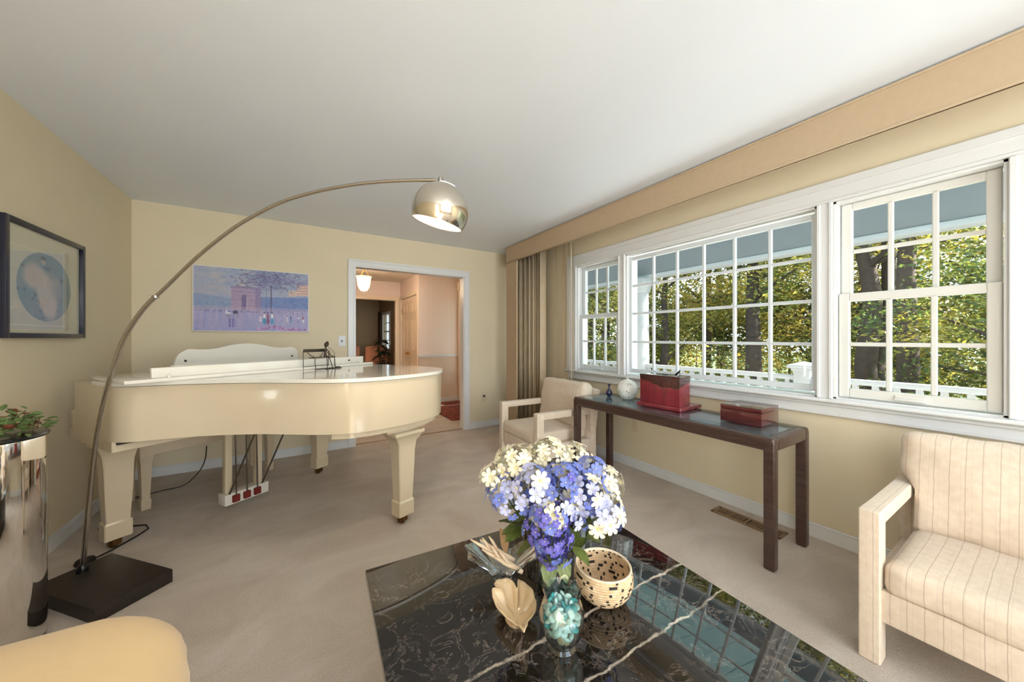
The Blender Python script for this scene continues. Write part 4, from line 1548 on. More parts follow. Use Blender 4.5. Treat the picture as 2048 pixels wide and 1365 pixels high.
# keybed, cheeks, key slip and fallboard
bm = bmesh.new()
addbox(bm, -0.105, 1.405, -0.30, 0.36, 0.628, 0.688, 0.004, 1)
finish('keybed', bm, 'piano', pn)
box('keybed_gap', -0.09, 0.25, -0.318, -0.28, 0.67, 0.70, 'blackgap', pn)  # dark block painted as the shaded gap at the keybed
for x0, x1 in ((-0.105, 0.0), (1.30, 1.405)):
    box('key_block', x0, x1, 0.24, 0.345, 0.685, 0.80, 'piano', pn, 0.012, 3)
box('key_slip', 0.0, 1.30, 0.325, 0.345, 0.685, 0.745, 'piano', pn, 0.003)
box('fallboard', 0.0, 1.30, 0.06, 0.335, 0.75, 0.80, 'piano', pn, 0.02, 3)
box('name_board', 0.0, 1.30, 0.03, 0.06, 0.70, 0.96, 'piano', pn, 0.003)
# lid: main part and folded-back front part
lid = [p_ for p_ in offset_poly(oc, 0.014 if max(q_[0] for q_ in offset_poly(oc, 0.014)) > 1.42 else -0.014) if p_[1] < -0.06]
bm = bmesh.new()
addprism(bm, lid, ZT + 0.004, ZT + 0.026, 0.006, 2)
finish('lid', bm, 'piano_white', pn, smooth=40)
box('lid_shadow_gap', 0.06, 1.38, -0.38, -0.1, ZT - 0.01, ZT + 0.004, 'blackgap', pn)  # dark block painted as the shadow under the lid
box('lid_front_flap', -0.118, 1.425, -0.505, -0.06, ZT + 0.026, ZT + 0.045, 'piano_white', pn, 0.005, 2)
box('flap_lip', 0.0, 1.37, -0.445, -0.415, ZT + 0.045, ZT + 0.098, 'piano_white', pn, 0.003, 2)
bm = bmesh.new()
addlathe(bm, [(0, 0), (0.006, 0), (0.006, 0.01), (0, 0.012)], 10, 1.22, -0.452, 0)
for v in bm.verts:
    v.co = Vector((v.co.x, -0.445 - v.co.z, ZT + 0.07 + (v.co.y + 0.452)))
finish('lock_plate', bm, 'dark', pn)
for xx in (0.15, 1.40):
    lathe('lid_button', [(0, ZT + 0.06), (0.008, ZT + 0.057), (0.009, ZT + 0.045), (0, ZT + 0.045)], 'piano_white', pn, 12, loc=(xx - 0.09, -0.475, 0))
# music desk
top = [(0.30, 0.0), (0.305, 0.03), (0.318, 0.075), (0.345, 0.098), (0.375, 0.112), (0.45, 0.106), (0.53, 0.112), (0.62, 0.135), (0.73, 0.147), (0.84, 0.135), (0.93, 0.112), (1.01, 0.106), (1.085, 0.112), (1.115, 0.098), (1.142, 0.075), (1.155, 0.03), (1.16, 0.0)]
top = smooth_closed(top, 3)
bm = bmesh.new()
f0 = [bm.verts.new((x, 0.0, z)) for x, z in top]
f1 = [bm.verts.new((x, 0.018, z)) for x, z in top]
bm.faces.new(f0)
bm.faces.new(f1[::-1])
n = len(top)
for i in range(n):
    bm.faces.new((f0[i], f0[(i + 1) % n], f1[(i + 1) % n], f1[i]))
for v in bm.verts:
    y_, z_ = v.co.y, v.co.z
    v.co.y = 0.14 - 0.32 * z_ * 0.6 + y_
    v.co.z = 1.045 + z_
    v.co.y -= 0.0
desk = finish('music_desk', bm, 'piano_white', pn, smooth=40)
box('desk_ledge', 0.28, 1.18, 0.13, 0.22, 1.005, 1.046, 'piano_white', pn, 0.004)
box('desk_tray', 0.02, 1.28, 0.04, 0.22, 0.965, 1.006, 'piano_white', pn, 0.004)
for xx in (0.36, 1.10):
    bm = bmesh.new()
    addlathe(bm, [(0, 0), (0.008, 0), (0.008, 0.003), (0, 0.003)], 10)
    for v in bm.verts:
        v.co = Vector((xx + v.co.x, 0.134 - v.co.z, 1.075 + v.co.y))
    finish('desk_screw', bm, 'dark', desk)
# legs
def leg(cx, cy, ztop, ang=0.0, wtop=0.085):
    bm = bmesh.new()
    prof = [(wtop + 0.012, ztop), (wtop + 0.012, ztop - 0.02), (wtop, ztop - 0.03), (0.070, ztop - 0.075), (0.062, ztop - 0.14), (0.058, 0.35), (0.050, 0.165), (0.050, 0.16), (0.058, 0.150), (0.058, 0.06)]
    rings = []
    for w, z in prof:
        rings.append([bm.verts.new((cx + sx * w, cy + sy * w * 0.8, z)) for sx, sy in ((-1, -1), (1, -1), (1, 1), (-1, 1))])
    for A, B in zip(rings, rings[1:]):
        for k in range(4):
            bm.faces.new((A[k], A[(k + 1) % 4], B[(k + 1) % 4], B[k]))
    bm.faces.new(rings[0])
    bm.faces.new(rings[-1][::-1])
    if ang:
        bmesh.ops.rotate(bm, verts=bm.verts, cent=(cx, cy, 0), matrix=Matrix.Rotation(ang, 3, 'Z'))
    es = [e for e in bm.edges if abs(e.verts[0].co.z - e.verts[1].co.z) > 0.01]
    bmesh.ops.bevel(bm, geom=es, offset=0.004, segments=2, affect='EDGES')
    lg = finish('leg', bm, 'piano', pn, smooth=30)
    bm = bmesh.new()
    addlathe(bm, [(0, -0.017), (0.020, -0.017), (0.022, -0.01), (0.022, 0.01), (0.020, 0.017), (0, 0.017)], 18)
    for v in bm.verts:
        v.co = Vector((cx - 0.014 + v.co.x, cy + v.co.z, 0.0225 + v.co.y))
    addbox(bm, cx - 0.028, cx + 0.022, cy - 0.022, cy + 0.022, 0.045, 0.062, 0.003, 1)
    addbox(bm, cx - 0.022, cx + 0.018, cy - 0.026, cy - 0.018, 0.016, 0.05, 0.003, 1)
    addbox(bm, cx - 0.022, cx + 0.018, cy + 0.018, cy + 0.026, 0.016, 0.05, 0.003, 1)
    finish('caster', bm, 'brass_dark', lg, smooth=40)


leg(0.0, 0.03, 0.628)
leg(1.265, 0.0, 0.628)
leg(0.955, -1.30, ZB - 0.062, R(-12), 0.10)
# pedal lyre
ly = box('pedal_box', 0.50, 0.79, -0.075, 0.02, 0.035, 0.115, 'piano_white', pn, 0.006)
for xx in (0.535, 0.735):
    bm = bmesh.new()
    addbox(bm, xx - 0.022, xx + 0.022, -0.05, -0.005, 0.115, 0.63, 0.006, 2)
    finish('lyre_post', bm, 'piano', pn, smooth=35)
box('lyre_bar', 0.49, 0.78, -0.085, -0.055, 0.545, 0.568, 'piano', pn, 0.003)
for k, xx in enumerate((0.565, 0.635, 0.705)):
    tube('pedal_rod', [(xx, -0.085, 0.09), (xx - 0.005, -0.078, 0.64)], 0.005, 'rod', pn, 8)
    box('rod_felt', xx - 0.022, xx + 0.022, -0.095, -0.072, 0.05, 0.10, 'red_felt', pn, 0.004)
    bm = bmesh.new()
    addbox(bm, xx - 0.014, xx + 0.014, 0.015, 0.13, 0.05, 0.065, 0.006, 2)
    finish('pedal', bm, 'brass', pn, smooth=40)
tube('lyre_brace', [(0.53, -0.07, 0.115), (0.56, -0.42, ZB + 0.03)], 0.006, 'rod', pn, 8)
tube('lyre_brace', [(0.745, -0.07, 0.115), (0.775, -0.42, ZB + 0.03)], 0.006, 'rod', pn, 8)

# piano bench
pb = thing('piano_bench', 'ivory white duet bench with slim tapered legs behind the piano', 'bench', (-0.884, 2.967, 0), PA)
bx0, bx1, by0, by1 = 0.245, 1.135, 0.475, 0.80
box('bench_top', bx0 - 0.02, bx1 + 0.02, by0 - 0.02, by1 + 0.02, 0.475, 0.505, 'piano', pb, 0.01, 3)
for a in ((bx0, bx1, by0, by0 + 0.02), (bx0, bx1, by1 - 0.02, by1), (bx0, bx0 + 0.02, by0, by1), (bx1 - 0.02, bx1, by0, by1)):
    box('apron', a[0], a[1], a[2], a[3], 0.385, 0.475, 'piano', pb, 0.002)
for xx in (bx0 + 0.025, bx1 - 0.025):
    for yy in (by0 + 0.025, by1 - 0.025):
        bm = bmesh.new()
        rings = []
        for w, z in ((0.036, 0.475), (0.036, 0.38), (0.030, 0.33), (0.021, 0.075), (0.027, 0.065), (0.025, 0.0)):
            rings.append([bm.verts.new((xx + sx * w, yy + sy * w, z)) for sx, sy in ((-1, -1), (1, -1), (1, 1), (-1, 1))])
        for A, B in zip(rings, rings[1:]):
            for k in range(4):
                bm.faces.new((A[k], A[(k + 1) % 4], B[(k + 1) % 4], B[k]))
        bm.faces.new(rings[0])
        bm.faces.new(rings[-1][::-1])
        finish('leg', bm, 'piano', pb)

# wire figure on a bench, standing on the lid
fg = thing('wire_figurine', 'small metal wire figure sitting on a bench on the piano lid', 'figurine', (0.165, 2.99, ZT + 0.0265), R(33))
W_, Hh = 0.225, 0.21
FW = 0.0028
br_ = box('bench_back', -0.115, 0.075, 0.028, 0.034, 0.127, 0.150, 'iron', fg, 0.002)
bm = bmesh.new()
for xx in (-0.114, 0.09):
    addtube(bm, [(xx, 0.034, 0.002), (xx, 0.034, 0.135)], FW, 6)
addtube(bm, [(-0.114, 0.034, 0.022), (0.09, 0.034, 0.022)], 0.002, 6)
for xx in (-0.07, 0.09):
    pts = smooth_closed([(xx - 0.015, 0.03, 0.125), (xx, 0.01, 0.10), (xx + 0.002, -0.03, 0.085), (xx - 0.002, -0.036, 0.05), (xx + 0.004, -0.036, 0.012), (xx + 0.01, -0.036, 0.003)], 4)
    addtube(bm, pts, FW, 6)
addtube(bm, [(-0.075, -0.036, 0.003), (0.10, -0.036, 0.003)], FW, 6)
finish('bench_frame', bm, 'iron', fg, smooth=50)
box('bench_seat', -0.085, 0.10, -0.034, 0.02, 0.083, 0.088, 'iron', fg, 0.001)
bm = bmesh.new()
addtube(bm, [(0.035, 0.0, 0.09), (0.038, 0.0, 0.12), (0.042, 0.0, 0.15)], [0.012, 0.008, 0.006], 8)
addtube(bm, smooth_closed([(0.04, 0.005, 0.146), (0.018, -0.01, 0.135), (0.0, -0.02, 0.115), (-0.018, -0.026, 0.098), (-0.028, -0.028, 0.091)], 3), FW, 6)
addtube(bm, smooth_closed([(0.044, 0.0, 0.146), (0.062, -0.01, 0.13), (0.06, -0.02, 0.11), (0.05, -0.03, 0.095)], 3), FW, 6)
addtube(bm, smooth_closed([(0.03, -0.005, 0.094), (0.012, -0.05, 0.088), (0.012, -0.055, 0.05), (0.015, -0.055, 0.006)], 3), FW * 1.1, 6)
addtube(bm, smooth_closed([(0.04, -0.005, 0.094), (0.03, -0.05, 0.088), (0.045, -0.055, 0.045), (0.058, -0.055, 0.006)], 3), FW * 1.1, 6)
addbox(bm, -0.002, 0.026, -0.075, -0.048, 0.0, 0.005, 0.001, 1)
addbox(bm, 0.044, 0.072, -0.075, -0.048, 0.0, 0.005, 0.001, 1)
body = finish('body', bm, 'iron', fg, smooth=50)
bm = bmesh.new()
bmesh.ops.create_icosphere(bm, subdivisions=2, radius=0.017, matrix=Matrix.Translation((0.044, -0.004, 0.182)))
bmesh.ops.create_icosphere(bm, subdivisions=1, radius=0.012, matrix=Matrix.Translation((0.056, 0.002, 0.196)))
bmesh.ops.create_icosphere(bm, subdivisions=1, radius=0.008, matrix=Matrix.Translation((0.03, -0.01, 0.163)))
addtube(bm, [(0.043, 0, 0.15), (0.044, 0, 0.17)], 0.004, 6)
finish('head', bm, 'iron', fg, smooth=50)
tube('cane', [(0.062, 0.0, 0.16), (0.098, -0.02, 0.125), (0.105, -0.03, 0.006)], 0.0016, 'iron', fg, 6)
lathe('hat', [(0, 0), (0.026, 0), (0.026, 0.003), (0.016, 0.004), (0.015, 0.012), (0, 0.014)], 'iron', fg, 16, loc=(0.115, -0.045, 0.0))

# ------------------------------------------------------------------ arc floor lamp (its arm lies in one vertical plane)
K = 1.744 / 696.8
rvec = Vector((math.cos(TH), -math.sin(TH), 0))
fvec = Vector((math.sin(TH), math.cos(TH), 0))
al = thing('arc_floor_lamp', 'tall steel arc floor lamp with dome shade and black slab base', 'floor lamp', (-0.903, 2.617, 0), -TH)
# local x = rvec (reach), y = fvec
slab = Matrix.Rotation(R(-48) + TH, 3, 'Z')
bm = bmesh.new()
addbox(bm, -0.07, 0.41, -0.14, 0.14, 0.0, 0.065, 0.004, 2)
bmesh.ops.rotate(bm, verts=bm.verts, cent=(0, 0, 0), matrix=slab)
finish('base_slab', bm, 'black_marble_base', al, smooth=35)
lathe('socket', [(0, 0.065), (0.022, 0.065), (0.022, 0.085), (0.014, 0.10), (0, 0.10)], 'black_gloss', al, 16)
px = [(165, 1144), (178, 1010), (190, 900), (204, 822), (222, 750), (238, 702), (255, 665), (290, 615), (335, 572), (395, 514), (460, 462), (510, 431), (560, 406), (605, 391), (650, 380), (705, 370), (760, 364), (820, 361), (872, 360.5)]
px = smooth_closed(px, 4)
arc = [((u - 165) * K, 0, 1.236 + (676.1 - v) * K) for u, v in px]
i1 = int(len(arc) * 0.42)
tube('lower_pole', arc[:i1 + 1], 0.0105, 'nickel', al, 12)
tube('upper_arm', arc[i1:], 0.0085, 'nickel', al, 12)
lathe('joint_ring', [(0.0, -0.006), (0.0135, -0.006), (0.0135, 0.006), (0, 0.006)], 'nickel', al, 14, loc=arc[i1])
hx = (881 - 165) * K
hz_ = 1.236 + (676.1 - 361) * K
lathe('arm_knuckle', [(0, -0.016), (0.013, -0.016), (0.014, 0.0), (0.013, 0.014), (0.006, 0.017), (0, 0.017)], 'nickel', al, 16, loc=(hx, 0, hz_))
# dome shade: sphere cut by a plane, tilted
rot = Matrix.Rotation(R(15), 3, 'Y') @ Matrix.Rotation(R(4), 3, 'X')
RR = 0.139
cxs, czs = hx - 0.003 * 0, hz_ - 0.016 - 0.132
cc = Vector((hx, 0.0, hz_ - 0.155))


def dome(r, zlo, ztop):
    prof = []
    a0 = math.asin(zlo / r)
    a1 = math.asin(min(1, ztop / r))
    for k in range(20):
        a = a0 + (a1 - a0) * k / 19
        prof.append((max(r * math.cos(a), 0.0), r * math.sin(a)))
    return prof


bm = bmesh.new()
addlathe(bm, dome(RR, -0.062, RR * 0.998), 48)
for v in bm.verts:
    v.co = cc + rot @ v.co
sh = finish('dome_shade', bm, 'steel_lamp', al, smooth=True)
bm = bmesh.new()
addlathe(bm, dome(RR - 0.003, -0.0615, (RR - 0.003) * 0.998), 48)
for v in bm.verts:
    v.co = cc + rot @ v.co
finish('shade_lining', bm, 'shade_in', sh, smooth=True)
bm = bmesh.new()
addlathe(bm, [(RR * 0.893, -0.062), (RR * 0.9, -0.064), (RR * 0.87, -0.0635)], 48)
for v in bm.verts:
    v.co = cc + rot @ v.co
finish('shade_rim', bm, 'steel_lamp', sh, smooth=True)
for k in range(22):      # vent slots near the top
    a = 2 * PI * k / 22
    bm = bmesh.new()
    addbox(bm, 0.022, 0.044, -0.0016, 0.0016, 0, 0.0012)
    for v in bm.verts:
        rr = v.co.x
        z = math.sqrt(RR * RR - rr * rr) + 0.0006 + v.co.z
        q_ = Vector((rr * math.cos(a) - v.co.y * math.sin(a), rr * math.sin(a) + v.co.y * math.cos(a), z))
        v.co = cc + rot @ q_
    finish('vent_slot', bm, 'bulb', sh)
bm = bmesh.new()
bmesh.ops.create_uvsphere(bm, u_segments=20, v_segments=12, radius=0.042)
for v in bm.verts:
    v.co = cc + rot @ (v.co + Vector((0, 0, 0.0)))
finish('bulb', bm, 'bulb', al, smooth=True)
lathe('stem', [(0, 0), (0.006, 0), (0.006, 0.02), (0, 0.02)], 'nickel', al, 10, loc=(hx, 0, hz_ - 0.03))
ald = bpy.data.lights.new('arc_lamp_light', 'SPOT')
ald.energy = 16
ald.spot_size = R(125)
ald.spot_blend = 0.5
ald.color = (1.0, 0.86, 0.66)
ald.shadow_soft_size = 0.05
alo = bpy.data.objects.new('arc_lamp_light', ald)
COL.objects.link(alo)
alo.parent = al
alo.location = cc + rot @ Vector((0, 0, -0.05))
alo.rotation_euler = (0, R(15), 0)
# cable, foot switch
tag(tube('lamp_cable', [(-0.925, 2.66, 0.075), (-0.93, 2.72, 0.05), (-0.955, 2.79, 0.012), (-0.945, 2.86, 0.012), (-0.90, 2.93, 0.008), (-0.83, 3.06, 0.008), (-0.80, 3.14, 0.008), (-0.83, 3.21, 0.008), (-0.93, 3.25, 0.008), (-1.02, 3.24, 0.008), (-1.07, 3.30, 0.008), (-1.12, 3.6, 0.008)], 0.0045, 'black_rubber', None, 7), 'thin black cable trailing from the lamp base past the piano leg', 'cable')
fs = lathe('foot_switch', [(0, 0), (0.038, 0), (0.04, 0.008), (0.036, 0.022), (0.02, 0.028), (0, 0.029)], 'black_rubber', None, 24)
fs.location = (-0.975, 2.855, 0.0)
tag(fs, 'round black foot switch on the carpet behind the lamp slab', 'switch')
tag(tube('bench_cable', smooth_closed([(-0.62, 3.78, 0.34), (-0.64, 3.85, 0.22), (-0.69, 3.92, 0.10), (-0.78, 3.90, 0.012), (-0.90, 3.86, 0.008), (-1.05, 3.80, 0.008), (-1.16, 3.84, 0.008)], 4), 0.004, 'black_rubber', None, 7), 'thin black cable hanging down behind the piano bench', 'cable')

# ------------------------------------------------------------------ chrome pedestal with ivy wreath
cp = thing('chrome_pedestal', 'tall polished chrome cylinder pedestal with a black rim', 'pedestal', (-1.03, 2.23, 0))
lathe('cylinder', [(0.0, 0.02), (0.154, 0.02), (0.155, 0.025), (0.155, 0.83), (0.154, 0.835), (0, 0.835)], 'chrome', cp, 64, smooth=30)
lathe('base_ring', [(0, 0), (0.149, 0), (0.149, 0.02), (0, 0.02)], 'black_gloss', cp, 64)
lathe('top_rim', [(0, 0.835), (0.158, 0.835), (0.162, 0.842), (0.160, 0.85), (0.13, 0.852), (0, 0.852)], 'black_gloss', cp, 64)
wr = thing('ivy_wreath', 'dried green ivy and brown leaf wreath lying on the chrome pedestal', 'wreath', (-1.03, 2.23, 0.852))
rnd = random.Random(5)
lbm = bmesh.new()
lv = [(0, 0, 0), (0.35, 0.32, 0.1), (0.7, 0.25, 0.14), (1, 0, 0.05), (0.7, -0.25, 0.14), (0.35, -0.32, 0.1)]
c0 = lbm.verts.new((0.5, 0, 0.0))
vs_ = [lbm.verts.new(v) for v in lv]
for i in range(6):
    lbm.faces.new((c0, vs_[i], vs_[(i + 1) % 6]))
me_leaf = bpy.data.meshes.new('leaf')
lbm.to_mesh(me_leaf)
lbm.free()
me_leaf_b = me_leaf.copy()
me_leaf.materials.append(M['ivy'])
me_leaf_b.materials.append(M['ivy_brown'])
for k in range(9):
    a0 = rnd.random() * 6.28
    pts = []
    for i in range(6):
        a = a0 + i * 0.28
        r_ = 0.105 + rnd.uniform(-0.03, 0.045)
        pts.append((max(-0.155, r_ * math.cos(a)), r_ * math.sin(a), 0.012 + 0.03 * rnd.random() + 0.03 * (i == 5)))
    tube('twig', pts, 0.0022, 'twig', wr, 5)
for k in range(150):
    a = rnd.random() * 6.28
    r_ = rnd.gauss(0.105, 0.025)
    z = rnd.uniform(0.006, 0.085) * (1.1 if r_ < 0.12 else 0.8)
    s_ = rnd.uniform(0.024, 0.046)
    x_ = r_ * math.cos(a)
    if x_ < -0.125:
        continue
    share('leaf', me_leaf if rnd.random() < 0.8 else me_leaf_b, wr, (x_, r_ * math.sin(a), z), (rnd.uniform(-.8, .8), rnd.uniform(-.7, .4), rnd.random() * 6.28), (s_, s_, s_))
for k in range(26):
    a = R(rnd.uniform(-60, 30))
    r_ = rnd.uniform(0.13, 0.185)
    s_ = rnd.uniform(0.022, 0.036)
    share('leaf', me_leaf, wr, (r_ * math.cos(a), r_ * math.sin(a), rnd.uniform(0.01, 0.045)), (rnd.uniform(-.8, .8), rnd.uniform(-.5, .5), a + rnd.uniform(-.6, .6)), (s_, s_, s_))

# ------------------------------------------------------------------ rounded upholstered lounge chair at the lower left
lc = thing('upholstered_ottoman', 'golden tan rounded upholstered seat in the near left corner', 'ottoman', (-0.62, 0.71, 0), R(-2))
bm = rbox_mesh(0.86, 0.90, 0.56, 0.17, 14)
for v in bm.verts:
    q_ = v.co.copy()
    # round the plan corners
    hx_, hy_, rr = 0.43, 0.45, 0.22
    ix = max(-hx_ + rr, min(hx_ - rr, q_.x))
    iy = max(-hy_ + rr, min(hy_ - rr, q_.y))
    d_ = Vector((q_.x - ix, q_.y - iy))
    if d_.length > rr:
        d_ = d_.normalized() * rr
    q_.x, q_.y = ix + d_.x, iy + d_.y
    q_.z += 0.02 * (1 - (q_.x / 0.41) ** 2) * (1 - (q_.y / 0.43) ** 2) * (q_.z > 0)
    v.co = q_ + Vector((0, 0, 0.390))
finish('cushion', bm, 'tan_velvet', lc, smooth=True)
for y0_, xe in ((0.22, 0.17), (0.02, 0.2)):
    tube('seam', [(xe - 0.02 - 0.5 * k / 8, y0_ + 0.04 - 0.04 * (k / 8), 0.6715 + 0.02 * (1 - ((xe - 0.5 * k / 8) / 0.41) ** 2) * (1 - (y0_ / 0.43) ** 2)) for k in range(9)], 0.003, 'seam', lc, 6)
for sx in (-1, 1):
    for sy in (-1, 1):
        lathe('foot', [(0, 0), (0.02, 0), (0.03, 0.12), (0, 0.12)], 'console_wood', lc, 14, loc=(sx * 0.27, sy * 0.29, 0))

# ------------------------------------------------------------------ striped armchairs (local x = width, -y = front)
def armchair(label, loc, rz):
    c = thing('armchair', label, 'chair', loc, rz, 'striped upholstered armchairs')
    Wd, Dp = 0.72, 0.74
    hw = Wd / 2
    for sx in (-1, 1):
        x0, x1 = sorted((sx * hw, sx * (hw - 0.062)))
        # front post, arm rest, rear post
        bm = bmesh.new()
        addbox(bm, x0, x1, 0.0, 0.075, 0.0, 0.576, 0.009, 3)
        finish('front_post', bm, 'stripe', c, smooth=35)
        bm = bmesh.new()
        addbox(bm, x0 + 0.001, x1 - 0.001, 0.066, 0.60, 0.518, 0.5755, 0.009, 3)
        finish('arm_rest', bm, 'stripe', c, smooth=35)
        rb = Matrix.Rotation(R(-9), 3, 'X')
        bm = bmesh.new()
        addbox(bm, x0, x1, 0.60, 0.67, 0.0, 0.60, 0.009, 3)
        finish('rear_post', bm, 'stripe', c, smooth=35)
    # rails
    bm = bmesh.new()
    addbox(bm, -hw + 0.06, hw - 0.06, 0.012, 0.05, 0.165, 0.285, 0.008, 2)
    finish('front_rail', bm, 'stripe', c, smooth=35)
    for sx in (-1, 1):
        x0, x1 = sorted((sx * (hw - 0.012), sx * (hw - 0.05)))
        bm = bmesh.new()
        addbox(bm, x0, x1, 0.07, 0.61, 0.165, 0.285, 0.008, 2)
        finish('side_rail', bm, 'stripe', c, smooth=35)
    box('seat_deck', -hw + 0.05, hw - 0.05, 0.04, 0.62, 0.22, 0.28, 'stripe', c)
    # back frame slightly reclined
    rb = Matrix.Rotation(R(-10), 3, 'X')
    rbox('back_frame', 0, 0.665, 0.50, Wd - 0.004, 0.085, 0.50, 0.03, 'stripe', c, 8, 0.0, rb)
    # seat cushion and back cushion
    rbox('seat_cushion', 0, 0.305, 0.335, Wd - 0.13, 0.60, 0.115, 0.035, 'stripe', c, 12, 0.012, None, 0.006, 3)
    bm = rbox_mesh(Wd - 0.03, 0.15, 0.44, 0.05, 16, 0.0, wr=0.012, seed=9)
    for v in bm.verts:
        q = v.co.copy()
        # plump body, narrower between the arm rests
        t_ = q.z / 0.22
        q.y += -0.03 * (1 - (q.x / 0.345) ** 2) * (1 - t_ * t_) * (q.y < 0)
        if q.z < 0.01:
            q.x = max(-0.288, min(0.288, q.x))
        v.co = rb @ q + Vector((0, 0.565, 0.585))
    finish('back_cushion', bm, 'stripe', c, smooth=True)
    return c


armchair('pale striped armchair in the far corner beside the vertical blind', (1.785, 2.785, 0), R(-90 - 3))
armchair('pale striped armchair at the right edge below the right window', (1.862, 0.080, 0), R(-90))

# ------------------------------------------------------------------ console table
cx0, cx1, cy0, cy1 = 2.128, 2.592, 0.822, 2.372
ZC = 0.705
ctb = thing('console_table', 'long dark wooden console table with tiled glass top under the windows', 'table', (0, 0, 0))
lw = 0.052
for x0, x1 in ((cx0, cx0 + lw), (cx1 - lw, cx1)):
    for y0, y1 in ((cy0, cy0 + lw), (cy1 - lw, cy1)):
        bm = bmesh.new()
        addbox(bm, x0 - 0.0006, x1 + 0.0006, y0 - 0.0006, y1 + 0.0006, 0, ZC - 0.016, 0.012, 3)
        finish('leg', bm, 'console_wood', ctb, smooth=35)
for nm, a in (('front_rail', (cx0, cx0 + lw, cy0, cy1)), ('back_rail', (cx1 - lw, cx1, cy0, cy1)), ('end_rail', (cx0 + lw - 0.01, cx1 - lw + 0.01, cy0, cy0 + lw)), ('end_rail', (cx0 + lw - 0.01, cx1 - lw + 0.01, cy1 - lw, cy1))):
    bm = bmesh.new()
    addbox(bm, a[0], a[1], a[2], a[3], ZC - 0.075, ZC, 0.018, 4)
    finish(nm, bm, 'console_wood', ctb, smooth=35)
ix0, ix1, iy0, iy1 = cx0 + lw - 0.012, cx1 - lw + 0.012, cy0 + lw - 0.012, cy1 - lw + 0.012
box('inlay_bed', ix0, ix1, iy0, iy1, ZC - 0.03, ZC - 0.014, 'grout', ctb)


def clip_rect(poly, x0, x1, y0, y1):
    def cut(pts, f, inter):
        out = []
        for i in range(len(pts)):
            a, b = pts[i - 1], pts[i]
            fa, fb = f(a), f(b)
            if fb >= 0:
                if fa < 0:
                    out.append(inter(a, b, fa, fb))
                out.append(b)
            elif fa >= 0:
                out.append(inter(a, b, fa, fb))
        return out
    it = lambda a, b, fa, fb: (a[0] + (b[0] - a[0]) * fa / (fa - fb), a[1] + (b[1] - a[1]) * fa / (fa - fb))
    for f in (lambda p_: p_[0] - x0, lambda p_: x1 - p_[0], lambda p_: p_[1] - y0, lambda p_: y1 - p_[1]):
        if poly:
            poly = cut(poly, f, it)
    return poly


S_ = 0.115
rnd = random.Random(8)
for i in range(-2, 8):
    for j in range(-2, 24):
        cxx = ix0 + 0.02 + i * S_ / 2 * 1.0
        cyy = iy0 + (j + 0.5 * (i % 2)) * S_
        d_ = S_ / 2 - 0.003
        poly = [(cxx - d_, cyy), (cxx, cyy - d_), (cxx + d_, cyy), (cxx, cyy + d_)]
        poly = clip_rect(poly, ix0 + 0.004, ix1 - 0.004, iy0 + 0.004, iy1 - 0.004)
        if len(poly) < 3:
            continue
        ar = 0.5 * abs(sum(poly[k - 1][0] * poly[k][1] - poly[k][0] * poly[k - 1][1] for k in range(len(poly))))
        if ar < 3e-4:
            continue
        bm = bmesh.new()
        addprism(bm, poly, ZC - 0.014, ZC - 0.009)
        finish('tile', bm, 'slate%d' % rnd.randint(0, 2), ctb)
box('glass_top', ix0 + 0.002, ix1 - 0.002, iy0 + 0.002, iy1 - 0.002, ZC - 0.007, ZC + 0.003, 'tableglass', ctb)
ZG = ZC + 0.0035

M['cobalt'] = plain('cobalt_glaze', srgb(24, 22, 60), 0.08, 0.2, 30, Coat_Weight=0.8)


def cobalt_vase(label, x, y, s):
    v = lathe('bud_vase', [(0, 0), (0.016, 0), (0.017, 0.004), (0.026, 0.018), (0.030, 0.034), (0.026, 0.050), (0.013, 0.066), (0.009, 0.08), (0.009, 0.098), (0.017, 0.106), (0.015, 0.107), (0.007, 0.10), (0.007, 0.075), (0, 0.07)], 'cobalt', None, 28)
    for vv in v.data.vertices:
        vv.co *= s
    v.location = (x, y, ZG)
    tag(v, label, 'vase')


cobalt_vase('small cobalt blue bud vase at the left end of the console', 2.40, 2.20, 1.0)
cobalt_vase('cobalt blue bud vase half hidden behind the red box', 2.515, 1.90, 1.25)
# speckled egg-shaped jar
t = NT('speckled_ceramic')
co = t.coord()
v = t.n('ShaderNodeTexVoronoi')
v.inputs['Scale'].default_value = 34
v.inputs['Randomness'].default_value = 1.0
t.l(co, v.inputs['Vector'])
sp = t.math('LESS_THAN', v.outputs['Distance'], 0.22)
cc_ = t.mix(t.math('GREATER_THAN', t.noise(co, 22, 1), 0.52), srgb(150, 110, 90), srgb(120, 140, 172))
t.col(t.mix(t.math('MULTIPLY', sp, 0.75), srgb(240, 238, 232), cc_))
t.set(Roughness=0.2)
M['speckle'] = t.m
ej = thing('ceramic_jar', 'white speckled round ceramic jar with a tiny neck on the console', 'jar', (2.43, 2.02, ZG))
lathe('body', [(0, 0), (0.035, 0), (0.05, 0.008), (0.075, 0.04), (0.086, 0.08), (0.082, 0.115), (0.062, 0.148), (0.03, 0.166), (0.012, 0.17)], 'speckle', ej, 40)
lathe('neck', [(0.012, 0.169), (0.010, 0.178), (0.016, 0.186), (0.013, 0.187), (0.008, 0.18), (0.0, 0.178)], 'speckle', ej, 24)
